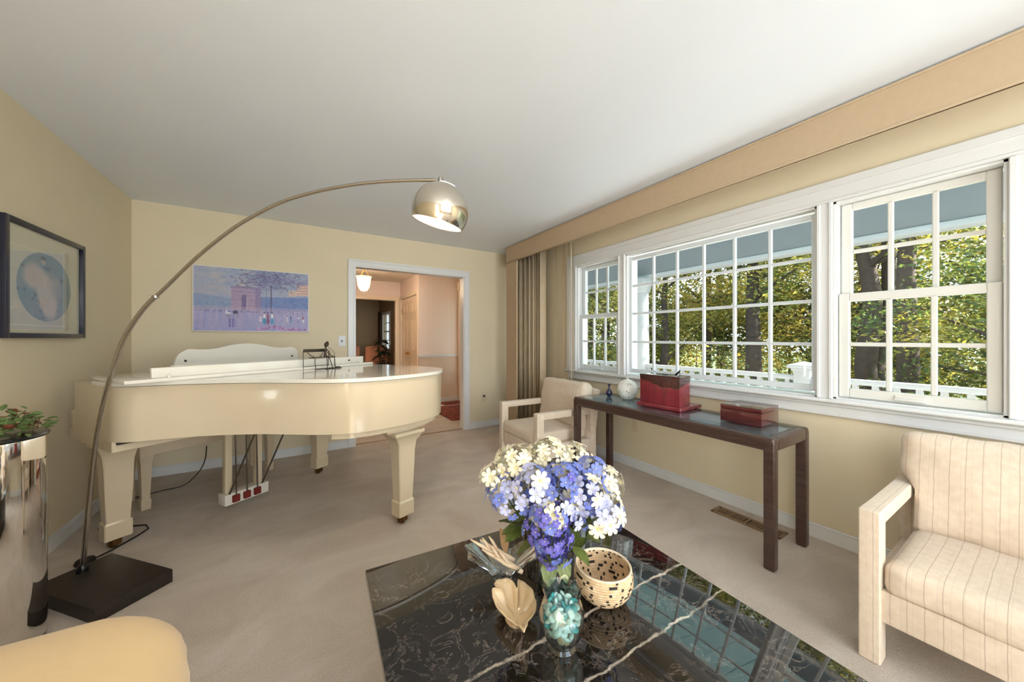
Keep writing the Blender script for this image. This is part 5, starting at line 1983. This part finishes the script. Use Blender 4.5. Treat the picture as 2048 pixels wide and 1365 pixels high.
# red lacquer chest on a plinth
rbx = thing('red_lacquer_box', 'tall cherry red lacquer box on a plinth on the console', 'box', (2.40, 1.645, ZG), R(3))
bm = bmesh.new()
addbox(bm, -0.105, 0.19, -0.185, 0.175, 0, 0.028, 0.008, 3)
finish('plinth', bm, 'cherry', rbx, smooth=35)
box('body', -0.085, 0.06, -0.165, 0.155, 0.028, 0.232, 'cherry', rbx, 0.003)
box('top_board', -0.088, 0.063, -0.168, 0.158, 0.232, 0.246, 'burnt', rbx, 0.004)
bm = bmesh.new()      # dark reflection and shade painted as faces on the upper box sides
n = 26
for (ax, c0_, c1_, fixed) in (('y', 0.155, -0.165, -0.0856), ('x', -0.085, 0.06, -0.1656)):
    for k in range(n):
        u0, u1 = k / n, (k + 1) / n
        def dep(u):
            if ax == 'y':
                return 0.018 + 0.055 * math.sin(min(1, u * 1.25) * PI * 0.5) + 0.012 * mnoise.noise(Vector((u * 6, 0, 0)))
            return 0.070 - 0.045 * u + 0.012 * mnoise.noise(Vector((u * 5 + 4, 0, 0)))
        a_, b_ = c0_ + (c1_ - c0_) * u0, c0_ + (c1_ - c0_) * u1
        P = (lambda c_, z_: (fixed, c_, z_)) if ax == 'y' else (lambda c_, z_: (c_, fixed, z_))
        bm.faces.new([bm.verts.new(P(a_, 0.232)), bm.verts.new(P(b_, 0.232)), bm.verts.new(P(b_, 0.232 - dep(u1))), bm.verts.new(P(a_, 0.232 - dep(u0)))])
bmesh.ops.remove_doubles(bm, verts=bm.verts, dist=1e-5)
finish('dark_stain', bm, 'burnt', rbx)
# small black bird-like ornament on the red box
bo = thing('bird_ornament', 'tiny black ornament with a raised tail on top of the red box', 'ornament', (2.435, 1.56, ZG + 0.246))
bm = bmesh.new()
addtube(bm, smooth_closed([(-0.0, 0.022, 0.004), (0.0, 0.008, 0.009), (0.0, -0.008, 0.024), (0.0, -0.022, 0.042)], 3), [0.003, .005, .007, .008, .008, .008, .007, .006, .004, .002], 8)
finish('body', bm, 'black_gloss', bo, smooth=True)
tube('heel', [(0, -0.016, 0.034), (0, -0.017, 0.0)], 0.002, 'black_gloss', bo, 6)
# dark cherry box with lid
db = thing('dark_wooden_box', 'low dark cherry wooden box with a lid on the console', 'box', (2.455, 1.085, ZG), R(2))
box('body', -0.125, 0.125, -0.115, 0.115, 0, 0.076, 'dark_cherry', db, 0.002)
box('lid', -0.125, 0.125, -0.115, 0.115, 0.078, 0.104, 'dark_cherry', db, 0.003)

# ------------------------------------------------------------------ marble coffee table
CT = R(-3.3)
ctab = thing('coffee_table', 'low square coffee table with a polished black marble top', 'table', (0.699, 0.80, 0), CT)
ZM = 0.40
tx, ty0, ty1 = 0.515, -0.515, 0.515
bm = bmesh.new()
addbox(bm, -tx, tx, ty0, ty1, ZM - 0.03, ZM, 0.004, 2)
finish('marble_top', bm, 'marble', ctab, smooth=35)
box('plinth', -0.33, 0.33, -0.33, 0.33, 0.0, 0.32, 'marble', ctab, 0.004)
box('plinth_cap', -0.36, 0.36, -0.36, 0.36, 0.32, ZM - 0.03, 'black_gloss', ctab, 0.004)


# clear vase
VX, VY = 0.715, 0.905
va = thing('glass_vase', 'tall clear flared glass vase on the marble table', 'vase', (VX, VY, ZM))
prof = [(0, 0), (0.047, 0), (0.049, 0.006), (0.045, 0.03), (0.041, 0.09), (0.042, 0.14), (0.052, 0.19), (0.074, 0.235), (0.094, 0.262), (0.0925, 0.2635), (0.071, 0.237), (0.049, 0.191), (0.0385, 0.14), (0.0375, 0.09), (0.041, 0.036), (0.0, 0.030)]
lathe('body', prof, 'clearglass', va, 40)
lathe('water', [(0, 0.031), (0.0405, 0.037), (0.037, 0.09), (0.0375, 0.125), (0, 0.125)], 'clearglass', va, 32)

# flowers: floret meshes
M['petal_white'] = plain('cream_petal', srgb(234, 224, 198), 0.6, 0.05, 30)
M['petal_blue'] = plain('blue_petal', srgb(112, 126, 200), 0.6, 0.22, 14)
M['petal_pale'] = plain('pale_lavender_petal', srgb(178, 180, 214), 0.6, 0.12, 14)
M['petal_violet'] = plain('violet_petal', srgb(100, 94, 180), 0.6, 0.2, 16)
M['flower_eye'] = plain('pale_yellow_eye', srgb(232, 220, 150), 0.7, 0.1, 40)
M['flower_stem'] = plain('green_stem', srgb(58, 84, 40), 0.6, 0.15, 30)
t = NT('green_flower_leaf')
t.col(t.ramp(t.noise(t.mapping(t.coord(), (3, 30, 3)), 1.0, 3), [(0.3, srgb(54, 78, 34)), (0.7, srgb(122, 128, 58))]))
t.set(Roughness=0.5)
M['flower_leaf'] = t.m


def floret_mesh(name, mat, petals, length, width, cup, eye):
    bm = bmesh.new()
    for k in range(petals):
        a = 2 * PI * k / petals
        ca, sa = math.cos(a), math.sin(a)
        rows = [(0.08, 0.10), (0.4, 0.75), (0.72, 1.0), (0.92, 0.72), (1.0, 0.25)]
        L_, R_, C_ = [], [], []
        for u, w in rows:
            r_ = u * length
            z_ = cup * length * math.sin(u * PI * 0.75)
            ww = w * width / 2
            def pt_(off, dz):
                return bm.verts.new((r_ * ca - off * sa, r_ * sa + off * ca, z_ + dz))
            L_.append(pt_(-ww, 0.08 * width))
            C_.append(pt_(0, 0))
            R_.append(pt_(ww, 0.08 * width))
        for i in range(4):
            bm.faces.new((L_[i], L_[i + 1], C_[i + 1], C_[i]))
            bm.faces.new((C_[i], C_[i + 1], R_[i + 1], R_[i]))
    nf = len(bm.faces)
    bmesh.ops.create_icosphere(bm, subdivisions=1, radius=eye, matrix=Matrix.Translation((0, 0, eye * 0.5)))
    for i, f_ in enumerate(bm.faces):
        f_.material_index = 0 if i < nf else 1
        f_.smooth = True
    me = bpy.data.meshes.new(name)
    bm.to_mesh(me)
    bm.free()
    me.materials.append(M[mat])
    me.materials.append(M['flower_eye'])
    return me


F_white = floret_mesh('floret', 'petal_white', 7, 0.027, 0.014, 0.35, 0.005)
F_blue = floret_mesh('floret', 'petal_blue', 5, 0.020, 0.0155, 0.3, 0.0028)
F_pale = floret_mesh('floret', 'petal_pale', 5, 0.023, 0.0175, 0.35, 0.003)
F_violet = floret_mesh('floret', 'petal_violet', 5, 0.0155, 0.012, 0.3, 0.0022)

# leaf mesh for stems
lbm = bmesh.new()
rows = [(0.0, 0.02), (0.2, 0.22), (0.45, 0.30), (0.75, 0.2), (1.0, 0.01)]
Lq = [lbm.verts.new((u, -w, 0.10 * math.sin(u * PI) + 0.05)) for u, w in rows]
Cq = [lbm.verts.new((u, 0, 0.10 * math.sin(u * PI))) for u, w in rows]
Rq = [lbm.verts.new((u, w, 0.10 * math.sin(u * PI) + 0.05)) for u, w in rows]
for i in range(4):
    lbm.faces.new((Lq[i], Lq[i + 1], Cq[i + 1], Cq[i]))
    lbm.faces.new((Cq[i], Cq[i + 1], Rq[i + 1], Rq[i]))
me_fl = bpy.data.meshes.new('leaf')
lbm.to_mesh(me_fl)
lbm.free()
me_fl.materials.append(M['flower_leaf'])
for p_ in me_fl.polygons:
    p_.use_smooth = True

# local frame of the bouquet: a = along the camera's right (rvec), b = away (fvec), z up; each spray is an ellipsoid of florets
# (label, a, b, z, radius, rz, [(mesh, weight)], count)
SPR = [
    ('cream white daisy spray at the top left of the bouquet', -0.11, 0.03, 0.455, 0.07, 0.06, ((F_white, 1),), 17),
    ('cream white daisy spray at the top middle of the bouquet', 0.0, 0.05, 0.475, 0.075, 0.055, ((F_white, 1),), 18),
    ('lone white daisy sprig sticking out at the far left of the bouquet', -0.19, 0.0, 0.43, 0.04, 0.04, ((F_white, 1),), 6),
    ('cream white daisy spray at the right edge of the bouquet', 0.185, 0.0, 0.395, 0.05, 0.075, ((F_white, 1),), 14),
    ('white daisy spray at the top right of the bouquet', 0.095, 0.06, 0.465, 0.055, 0.045, ((F_white, 1),), 10),
    ('blue hydrangea head at the upper right of the bouquet', 0.135, 0.0, 0.44, 0.06, 0.055, ((F_blue, 2), (F_pale, 1)), 18),
    ('blue hydrangea head at the left side of the bouquet', -0.135, -0.03, 0.375, 0.075, 0.065, ((F_blue, 2), (F_pale, 1)), 24),
    ('pale lavender hydrangea head in the middle left of the bouquet', -0.055, -0.06, 0.42, 0.07, 0.065, ((F_pale, 3), (F_blue, 1), (F_white, 1)), 22),
    ('deep blue hydrangea head in the centre of the bouquet', 0.035, -0.06, 0.425, 0.065, 0.065, ((F_blue, 4), (F_violet, 1)), 26),
    ('white and lavender flower cluster low in the centre of the bouquet', 0.005, -0.085, 0.365, 0.075, 0.05, ((F_white, 3), (F_pale, 2)), 18),
    ('pale blue hydrangea head at the lower right of the bouquet', 0.155, -0.045, 0.335, 0.07, 0.075, ((F_pale, 3), (F_blue, 2), (F_white, 1)), 26),
    ('lavender and white hydrangea head right of the bouquet centre', 0.10, -0.065, 0.40, 0.06, 0.06, ((F_pale, 2), (F_white, 1), (F_blue, 1)), 18),
]
rnd = random.Random(17)
for (lb, a_, b_, z_, r_, rz_, kinds, cnt) in SPR:
    z_ -= 0.05
    a_ *= 0.95
    cnt = int(cnt * 1.6)
    ctr = rvec * a_ + fvec * b_ + Vector((0, 0, z_))
    st_ = thing('flower_spray', lb, 'flower', (VX, VY, ZM), 0, 'flowers in the glass vase')
    bot = Vector((-a_ * 0.12 * rvec.x + rnd.uniform(-.012, .012), -a_ * 0.12 * rvec.y + rnd.uniform(-.012, .012), 0.036))
    neck = ctr * 0.30
    neck.z = 0.19
    tube('stem', [bot, Vector((neck.x, neck.y, neck.z)), ctr * 0.7 + Vector((0, 0, 0.08)) * 0 + Vector((0, 0, 0.3 * z_ - 0.10)), ctr], 0.0022, 'flower_stem', st_, 6)
    bag = [m_ for m_, w_ in kinds for _ in range(w_)]
    ga = PI * (3 - math.sqrt(5))
    for k in range(cnt):
        u = 1 - 1.55 * (k + 0.5) / cnt      # upper 3/4 of the shell
        ph_ = k * ga + rnd.random() * 0.5
        rr = math.sqrt(max(0, 1 - u * u))
        nrm = Vector((rr * math.cos(ph_), rr * math.sin(ph_), u))
        pos = ctr + Vector((nrm.x * r_, nrm.y * r_, nrm.z * rz_)) * rnd.uniform(0.72, 1.08)
        nn = (nrm + Vector((rnd.uniform(-.3, .3), rnd.uniform(-.3, .3), rnd.uniform(-.2, .3)))).normalized()
        o = share('floret', rnd.choice(bag), st_, pos, nn.to_track_quat('Z', 'Y').to_euler(), (1, 1, 1))
        s_ = rnd.uniform(0.8, 1.15)
        o.scale = (s_, s_, s_)
    # leaves below the head
    for k in range(2):
        an = rnd.random() * 6.28
        share('leaf', me_fl, st_, ctr * 0.75 + Vector((0, 0, -0.02)), (rnd.uniform(-.4, .4), rnd.uniform(-.1, .6), an), (0.075, 0.075, 0.06))

# the drooping violet lilac in front
ll = thing('lilac_spray', 'violet blue lilac cluster drooping over the front of the vase', 'flower', (VX, VY, ZM), 0, 'flowers in the glass vase')
axis0 = rvec * -0.025 + fvec * -0.115 + Vector((0, 0, 0.33))
axis1 = rvec * -0.01 + fvec * -0.13 + Vector((0, 0, 0.205))
tube('stem', [Vector((0, 0, 0.05)), fvec * -0.03 + Vector((0, 0, 0.24)), axis0, axis1 + Vector((0, 0, 0.03))], 0.0022, 'flower_stem', ll, 6)
for k in range(130):
    u = (k + 0.5) / 130
    cpt = axis0.lerp(axis1, u)
    rad = 0.062 * (0.55 + 0.45 * math.sin(min(1, u * 1.3) * PI)) if u < 0.8 else 0.05 * (1 - (u - 0.8) * 2.5)
    an = k * 2.4
    nrm = (rvec * math.cos(an) + fvec * math.sin(an) * 0.8 + Vector((0, 0, 0.35 - u))).normalized()
    pos = cpt + nrm * rad * rnd.uniform(0.6, 1.3)
    o = share('floret', F_violet if rnd.random() < 0.75 else F_blue, ll, pos, (nrm + Vector((rnd.uniform(-.3, .3),) * 3)).to_track_quat('Z', 'Y').to_euler())
    s_ = rnd.uniform(0.7, 1.05)
    o.scale = (s_, s_, s_)
for aa, bb_, zz, yaw, pit, sc in ((-0.02, -0.125, 0.195, -100, 62, 0.075), (0.015, -0.12, 0.195, -70, 60, 0.07), (-0.045, -0.10, 0.235, 190, 35, 0.085), (-0.055, -0.08, 0.245, 165, -5, 0.12), (0.06, -0.05, 0.235, -20, -35, 0.14), (0.05, -0.04, 0.22, 5, -45, 0.13), (0.055, -0.085, 0.20, -50, 25, 0.07), (-0.07, -0.06, 0.285, 175, 20, 0.08)):
    pos = rvec * aa + fvec * bb_ + Vector((0, 0, zz))
    share('leaf', me_fl, ll, pos, (rnd.uniform(-.3, .3), R(pit), R(yaw) - TH), (sc, sc * 1.1, sc * 0.8))

# ------------------------------------------------------------------ things around the vase
# jar with glass pebbles
jr = thing('glass_jar', 'clear fluted glass jar filled with aqua pebbles at the front of the table', 'jar', (0.612, 0.728, ZM))
seg = 48
wv = lambda r, z, a: (r * (1 + 0.01 * math.cos(12 * a)) , z + (0.006 * math.cos(9 * a) if z > 0.148 else 0))
pj_ = [(0, 0), (0.036, 0), (0.038, 0.006), (0.032, 0.014), (0.033, 0.02), (0.050, 0.04), (0.059, 0.07), (0.060, 0.095), (0.053, 0.12), (0.046, 0.138), (0.052, 0.158), (0.0505, 0.158), (0.0445, 0.138), (0.0512, 0.12), (0.0580, 0.095), (0.0572, 0.07), (0.0485, 0.042), (0.031, 0.025), (0, 0.023)]
lathe('body', pj_, 'clearglass', jr, seg, wob=wv)
rnd = random.Random(23)
bm = bmesh.new()
bmesh.ops.create_uvsphere(bm, u_segments=12, v_segments=8, radius=1.0)
for v in bm.verts:
    v.co.z *= 0.5
me_b = bpy.data.meshes.new('glass_pebble')
bm.to_mesh(me_b)
bm.free()
for p_ in me_b.polygons:
    p_.use_smooth = True
mb = {}
for k_, m_ in (('frost', 'bead_frost'), ('teal', 'bead_teal'), ('sand', 'bead_sand')):
    c_ = me_b.copy()
    c_.materials.append(M[m_])
    mb[k_] = c_
def jar_r(z):
    pr = [(0.025, 0.028), (0.042, 0.046), (0.07, 0.0555), (0.095, 0.0562), (0.12, 0.0495), (0.14, 0.044)]
    for (z0, r0), (z1, r1) in zip(pr, pr[1:]):
        if z0 <= z <= z1:
            return r0 + (r1 - r0) * (z - z0) / (z1 - z0)
    return 0.028 if z < 0.025 else 0.044
placed = []
tries = 0
while len(placed) < 135 and tries < 30000:
    tries += 1
    z = rnd.uniform(0.031, 0.118)
    rr_ = (jar_r(z) - 0.0125) * math.sqrt(rnd.random())
    a = rnd.random() * 6.28
    pz = Vector((rr_ * math.cos(a), rr_ * math.sin(a), z))
    if any((pz - q_).length < 0.0142 for q_ in placed):
        continue
    placed.append(pz)
for pz in placed:
    k_ = 'frost' if rnd.random() < 0.74 else 'teal'
    if pz.z < 0.045 and rnd.random() < 0.7:
        k_ = 'sand'
    lab = {'frost': 'frosted pale aqua glass pebble inside the glass jar', 'teal': 'shiny teal glass pebble inside the glass jar', 'sand': 'sandy olive glass pebble low in the glass jar'}[k_]
    o = bpy.data.objects.new('glass_pebble', mb[k_])
    COL.objects.link(o)
    o.location = Vector((0.612, 0.728, ZM)) + pz
    o.rotation_euler = (rnd.uniform(-1.4, 1.4), rnd.uniform(-1.4, 1.4), rnd.random() * 6)
    s_ = rnd.uniform(0.0100, 0.0122)
    o.scale = (s_, s_, s_)
    tag(o, lab, 'pebble', k_ + ' pebbles in the jar')

# woven basket bowl
t = NT('woven_basket')
co = t.coord()
s = t.sep(co)
ang = t.math('ARCTAN2', s[1], s[0])
row = t.math('FLOOR', t.math('MULTIPLY', s[2], 1 / 0.0105))
col_ = t.math('FLOOR', t.math('ADD', t.math('MULTIPLY', ang, 66 / (2 * PI)), t.math('MULTIPLY', row, 0.5)))
cmb = t.n('ShaderNodeCombineXYZ')
t.l(col_, cmb.inputs[0])
t.l(row, cmb.inputs[1])
wn = t.n('ShaderNodeTexWhiteNoise', noise_dimensions='2D')
t.l(cmb.outputs[0], wn.inputs[0])
dk = t.math('GREATER_THAN', wn.outputs[0], 0.78)
fz = t.math('FRACT', t.math('MULTIPLY', s[2], 1 / 0.0105))
inb = t.math('LESS_THAN', t.math('ABSOLUTE', t.math('SUBTRACT', fz, 0.5)), 0.38)
dk = t.math('MULTIPLY', dk, inb)
straw = t.ramp(t.noise(co, 60, 3), [(0.3, srgb(206, 170, 128)), (0.7, srgb(232, 202, 164))])
t.col(t.mix(dk, straw, srgb(34, 26, 22)))
t.set(Roughness=0.7)
M['basket'] = t.m
bk = thing('woven_basket', 'round woven straw basket with black checks on the marble table', 'basket', (0.845, 0.800, ZM))
nrow = 9
prof_o = [(0.055, 0.004), (0.068, 0.014), (0.079, 0.028), (0.087, 0.044), (0.091, 0.06), (0.0915, 0.076), (0.089, 0.090), (0.086, 0.102)]
pp_ = smooth_closed(prof_o, 2)
for i in range(len(pp_) - 1):
    (r0, z0), (r1, z1) = pp_[i], pp_[i + 1]
    rm, zm = (r0 + r1) / 2, (z0 + z1) / 2
    bm = bmesh.new()
    addlathe(bm, [(r0, z0), (rm + 0.0018, zm), (r1, z1), (r1 - 0.004, z1), (rm - 0.0052, zm), (r0 - 0.004, z0), (r0, z0)], 48)
    finish('coil', bm, 'basket', bk, smooth=40)
lathe('base', [(0, 0), (0.05, 0), (0.056, 0.005), (0.05, 0.009), (0, 0.008)], 'basket', bk, 40)
lathe('rim', [(0.087, 0.101), (0.0885, 0.104), (0.086, 0.107), (0.082, 0.105), (0.0815, 0.101), (0.087, 0.101)], plain('pale_rim', srgb(236, 218, 190), 0.6, 0.05, 40), bk, 48)

# leaf-shaped shell dish
M['shell'] = plain('cream_shell_glaze', srgb(228, 198, 156), 0.18, 0.05, 12, Coat_Weight=0.5)
sd = thing('leaf_dish', 'cream leaf-shaped ceramic dish with a pointed tip beside the jar', 'dish', (0.556, 0.868, ZM), 0)
out2 = [(0.0, -0.112), (0.014, -0.085), (0.022, -0.06), (0.046, -0.035), (0.060, 0.0), (0.062, 0.03), (0.052, 0.062), (0.036, 0.082), (0.022, 0.09), (0.012, 0.052), (0.004, 0.088), (-0.018, 0.095), (-0.042, 0.088), (-0.058, 0.07), (-0.040, 0.052), (-0.066, 0.05), (-0.066, 0.015), (-0.056, -0.02), (-0.036, -0.05), (-0.016, -0.075)]
out2 = smooth_closed(out2 + [out2[0]], 3)[:-1]
bm = bmesh.new()
rings = []
for f_, z_ in ((1.0, 0.046), (0.86, 0.034), (0.66, 0.019), (0.42, 0.010), (0.18, 0.008)):
    rings.append([bm.verts.new((x * f_, (y + 0.0) * f_ + 0.0, z_ + (0.012 * (1 if y > 0.03 else 0) * f_) + (0.012 * f_ if y < -0.08 else 0) + 0.0016 * math.sin(i * 1.6) * f_)) for i, (x, y) in enumerate(out2)])
n = len(out2)
for A, B in zip(rings, rings[1:]):
    for k in range(n):
        bm.faces.new((A[k], A[(k + 1) % n], B[(k + 1) % n], B[k]))
bm.faces.new(rings[-1])
for v in bm.verts:
    q = v.co.copy()
    x, y = q.x, q.y
    v.co = rvec * (x + y * -0.18) + fvec * y + Vector((0, 0, q.z))
o = finish('bowl', bm, 'shell', sd, smooth=40)
sm = o.modifiers.new('thick', 'SOLIDIFY')
sm.thickness = 0.004
sm.offset = -1 if True else 1
lathe('foot', [(0, 0), (0.03, 0), (0.034, 0.008), (0, 0.008)], 'shell', sd, 24)

# ruffled crystal dish with coral
cb = thing('crystal_dish', 'ruffled clear crystal dish behind the vase', 'dish', (0.612, 1.046, ZM), -TH)


def ruffle(r, z, a):
    k = max(0.0, (r - 0.03) / 0.08)
    rr = r * (1 + 0.35 * k * math.cos(2 * a)) * (1 + 0.05 * k * math.cos(16 * a))
    return rr, z + 0.030 * k * math.cos(2 * a) + 0.006 * k * math.cos(8 * a)


lathe('bowl', [(0, 0), (0.032, 0), (0.034, 0.008), (0.026, 0.014), (0.045, 0.03), (0.075, 0.055), (0.098, 0.082), (0.096, 0.084), (0.072, 0.059), (0.042, 0.036), (0.02, 0.026), (0, 0.025)], 'cutglass', cb, 64, wob=ruffle)
M['coral'] = plain('pale_coral', srgb(232, 206, 176), 0.7, 0.1, 30, bump=0.3, bscale=120)
M['driedleaf'] = plain('dried_tan_leaf', srgb(196, 150, 104), 0.7, 0.12, 20)
org = Vector((0.625, 1.040, ZM))
CR = [('longest pale coral finger pointing left out of the crystal dish', (-0.125, 0.015, 0.125), (0.02, -0.02, 0.06)),
      ('middle pale coral finger in the crystal dish', (-0.095, 0.025, 0.118), (0.03, -0.005, 0.062)),
      ('thick pale coral branch at the front of the crystal dish', (-0.085, -0.012, 0.105), (0.045, -0.04, 0.055)),
      ('short pale coral stub at the right of the crystal dish', (-0.04, -0.03, 0.09), (0.055, -0.045, 0.05))]
for i, (lb, a_, b_) in enumerate(CR):
    A = rvec * a_[0] + fvec * a_[1] + Vector((0, 0, a_[2]))
    B = rvec * b_[0] + fvec * b_[1] + Vector((0, 0, b_[2]))
    bm = bmesh.new()
    pts = [A.lerp(B, k / 6) + Vector((rnd.uniform(-.002, .002), rnd.uniform(-.002, .002), rnd.uniform(-.002, .002))) for k in range(7)]
    addtube(bm, pts, [0.0025, 0.0045, 0.006, 0.007, 0.008, 0.009, 0.007], 8)
    m_ = pts[3]
    addtube(bm, [m_, m_ + (A - B).normalized() * 0.02 + Vector((0, 0, 0.02)), m_ + (A - B).normalized() * 0.035 + Vector((0, 0, 0.03))], [0.006, 0.005, 0.002], 7)
    o = finish('coral_branch', bm, 'coral', None, smooth=True)
    o.location = org
    tag(o, lb, 'coral', 'coral pieces in the crystal dish')
dl = share('dried_leaf', me_fl, None, org + rvec * 0.0 + fvec * 0.02 + Vector((0, 0, 0.075)), (0.2, R(-68), R(150) - TH), (0.085, 0.12, 0.05))
dl.data = me_fl.copy()
dl.data.materials.clear()
dl.data.materials.append(M['driedleaf'])
tag(dl, 'upright tan dried leaf standing in the crystal dish', 'leaf')
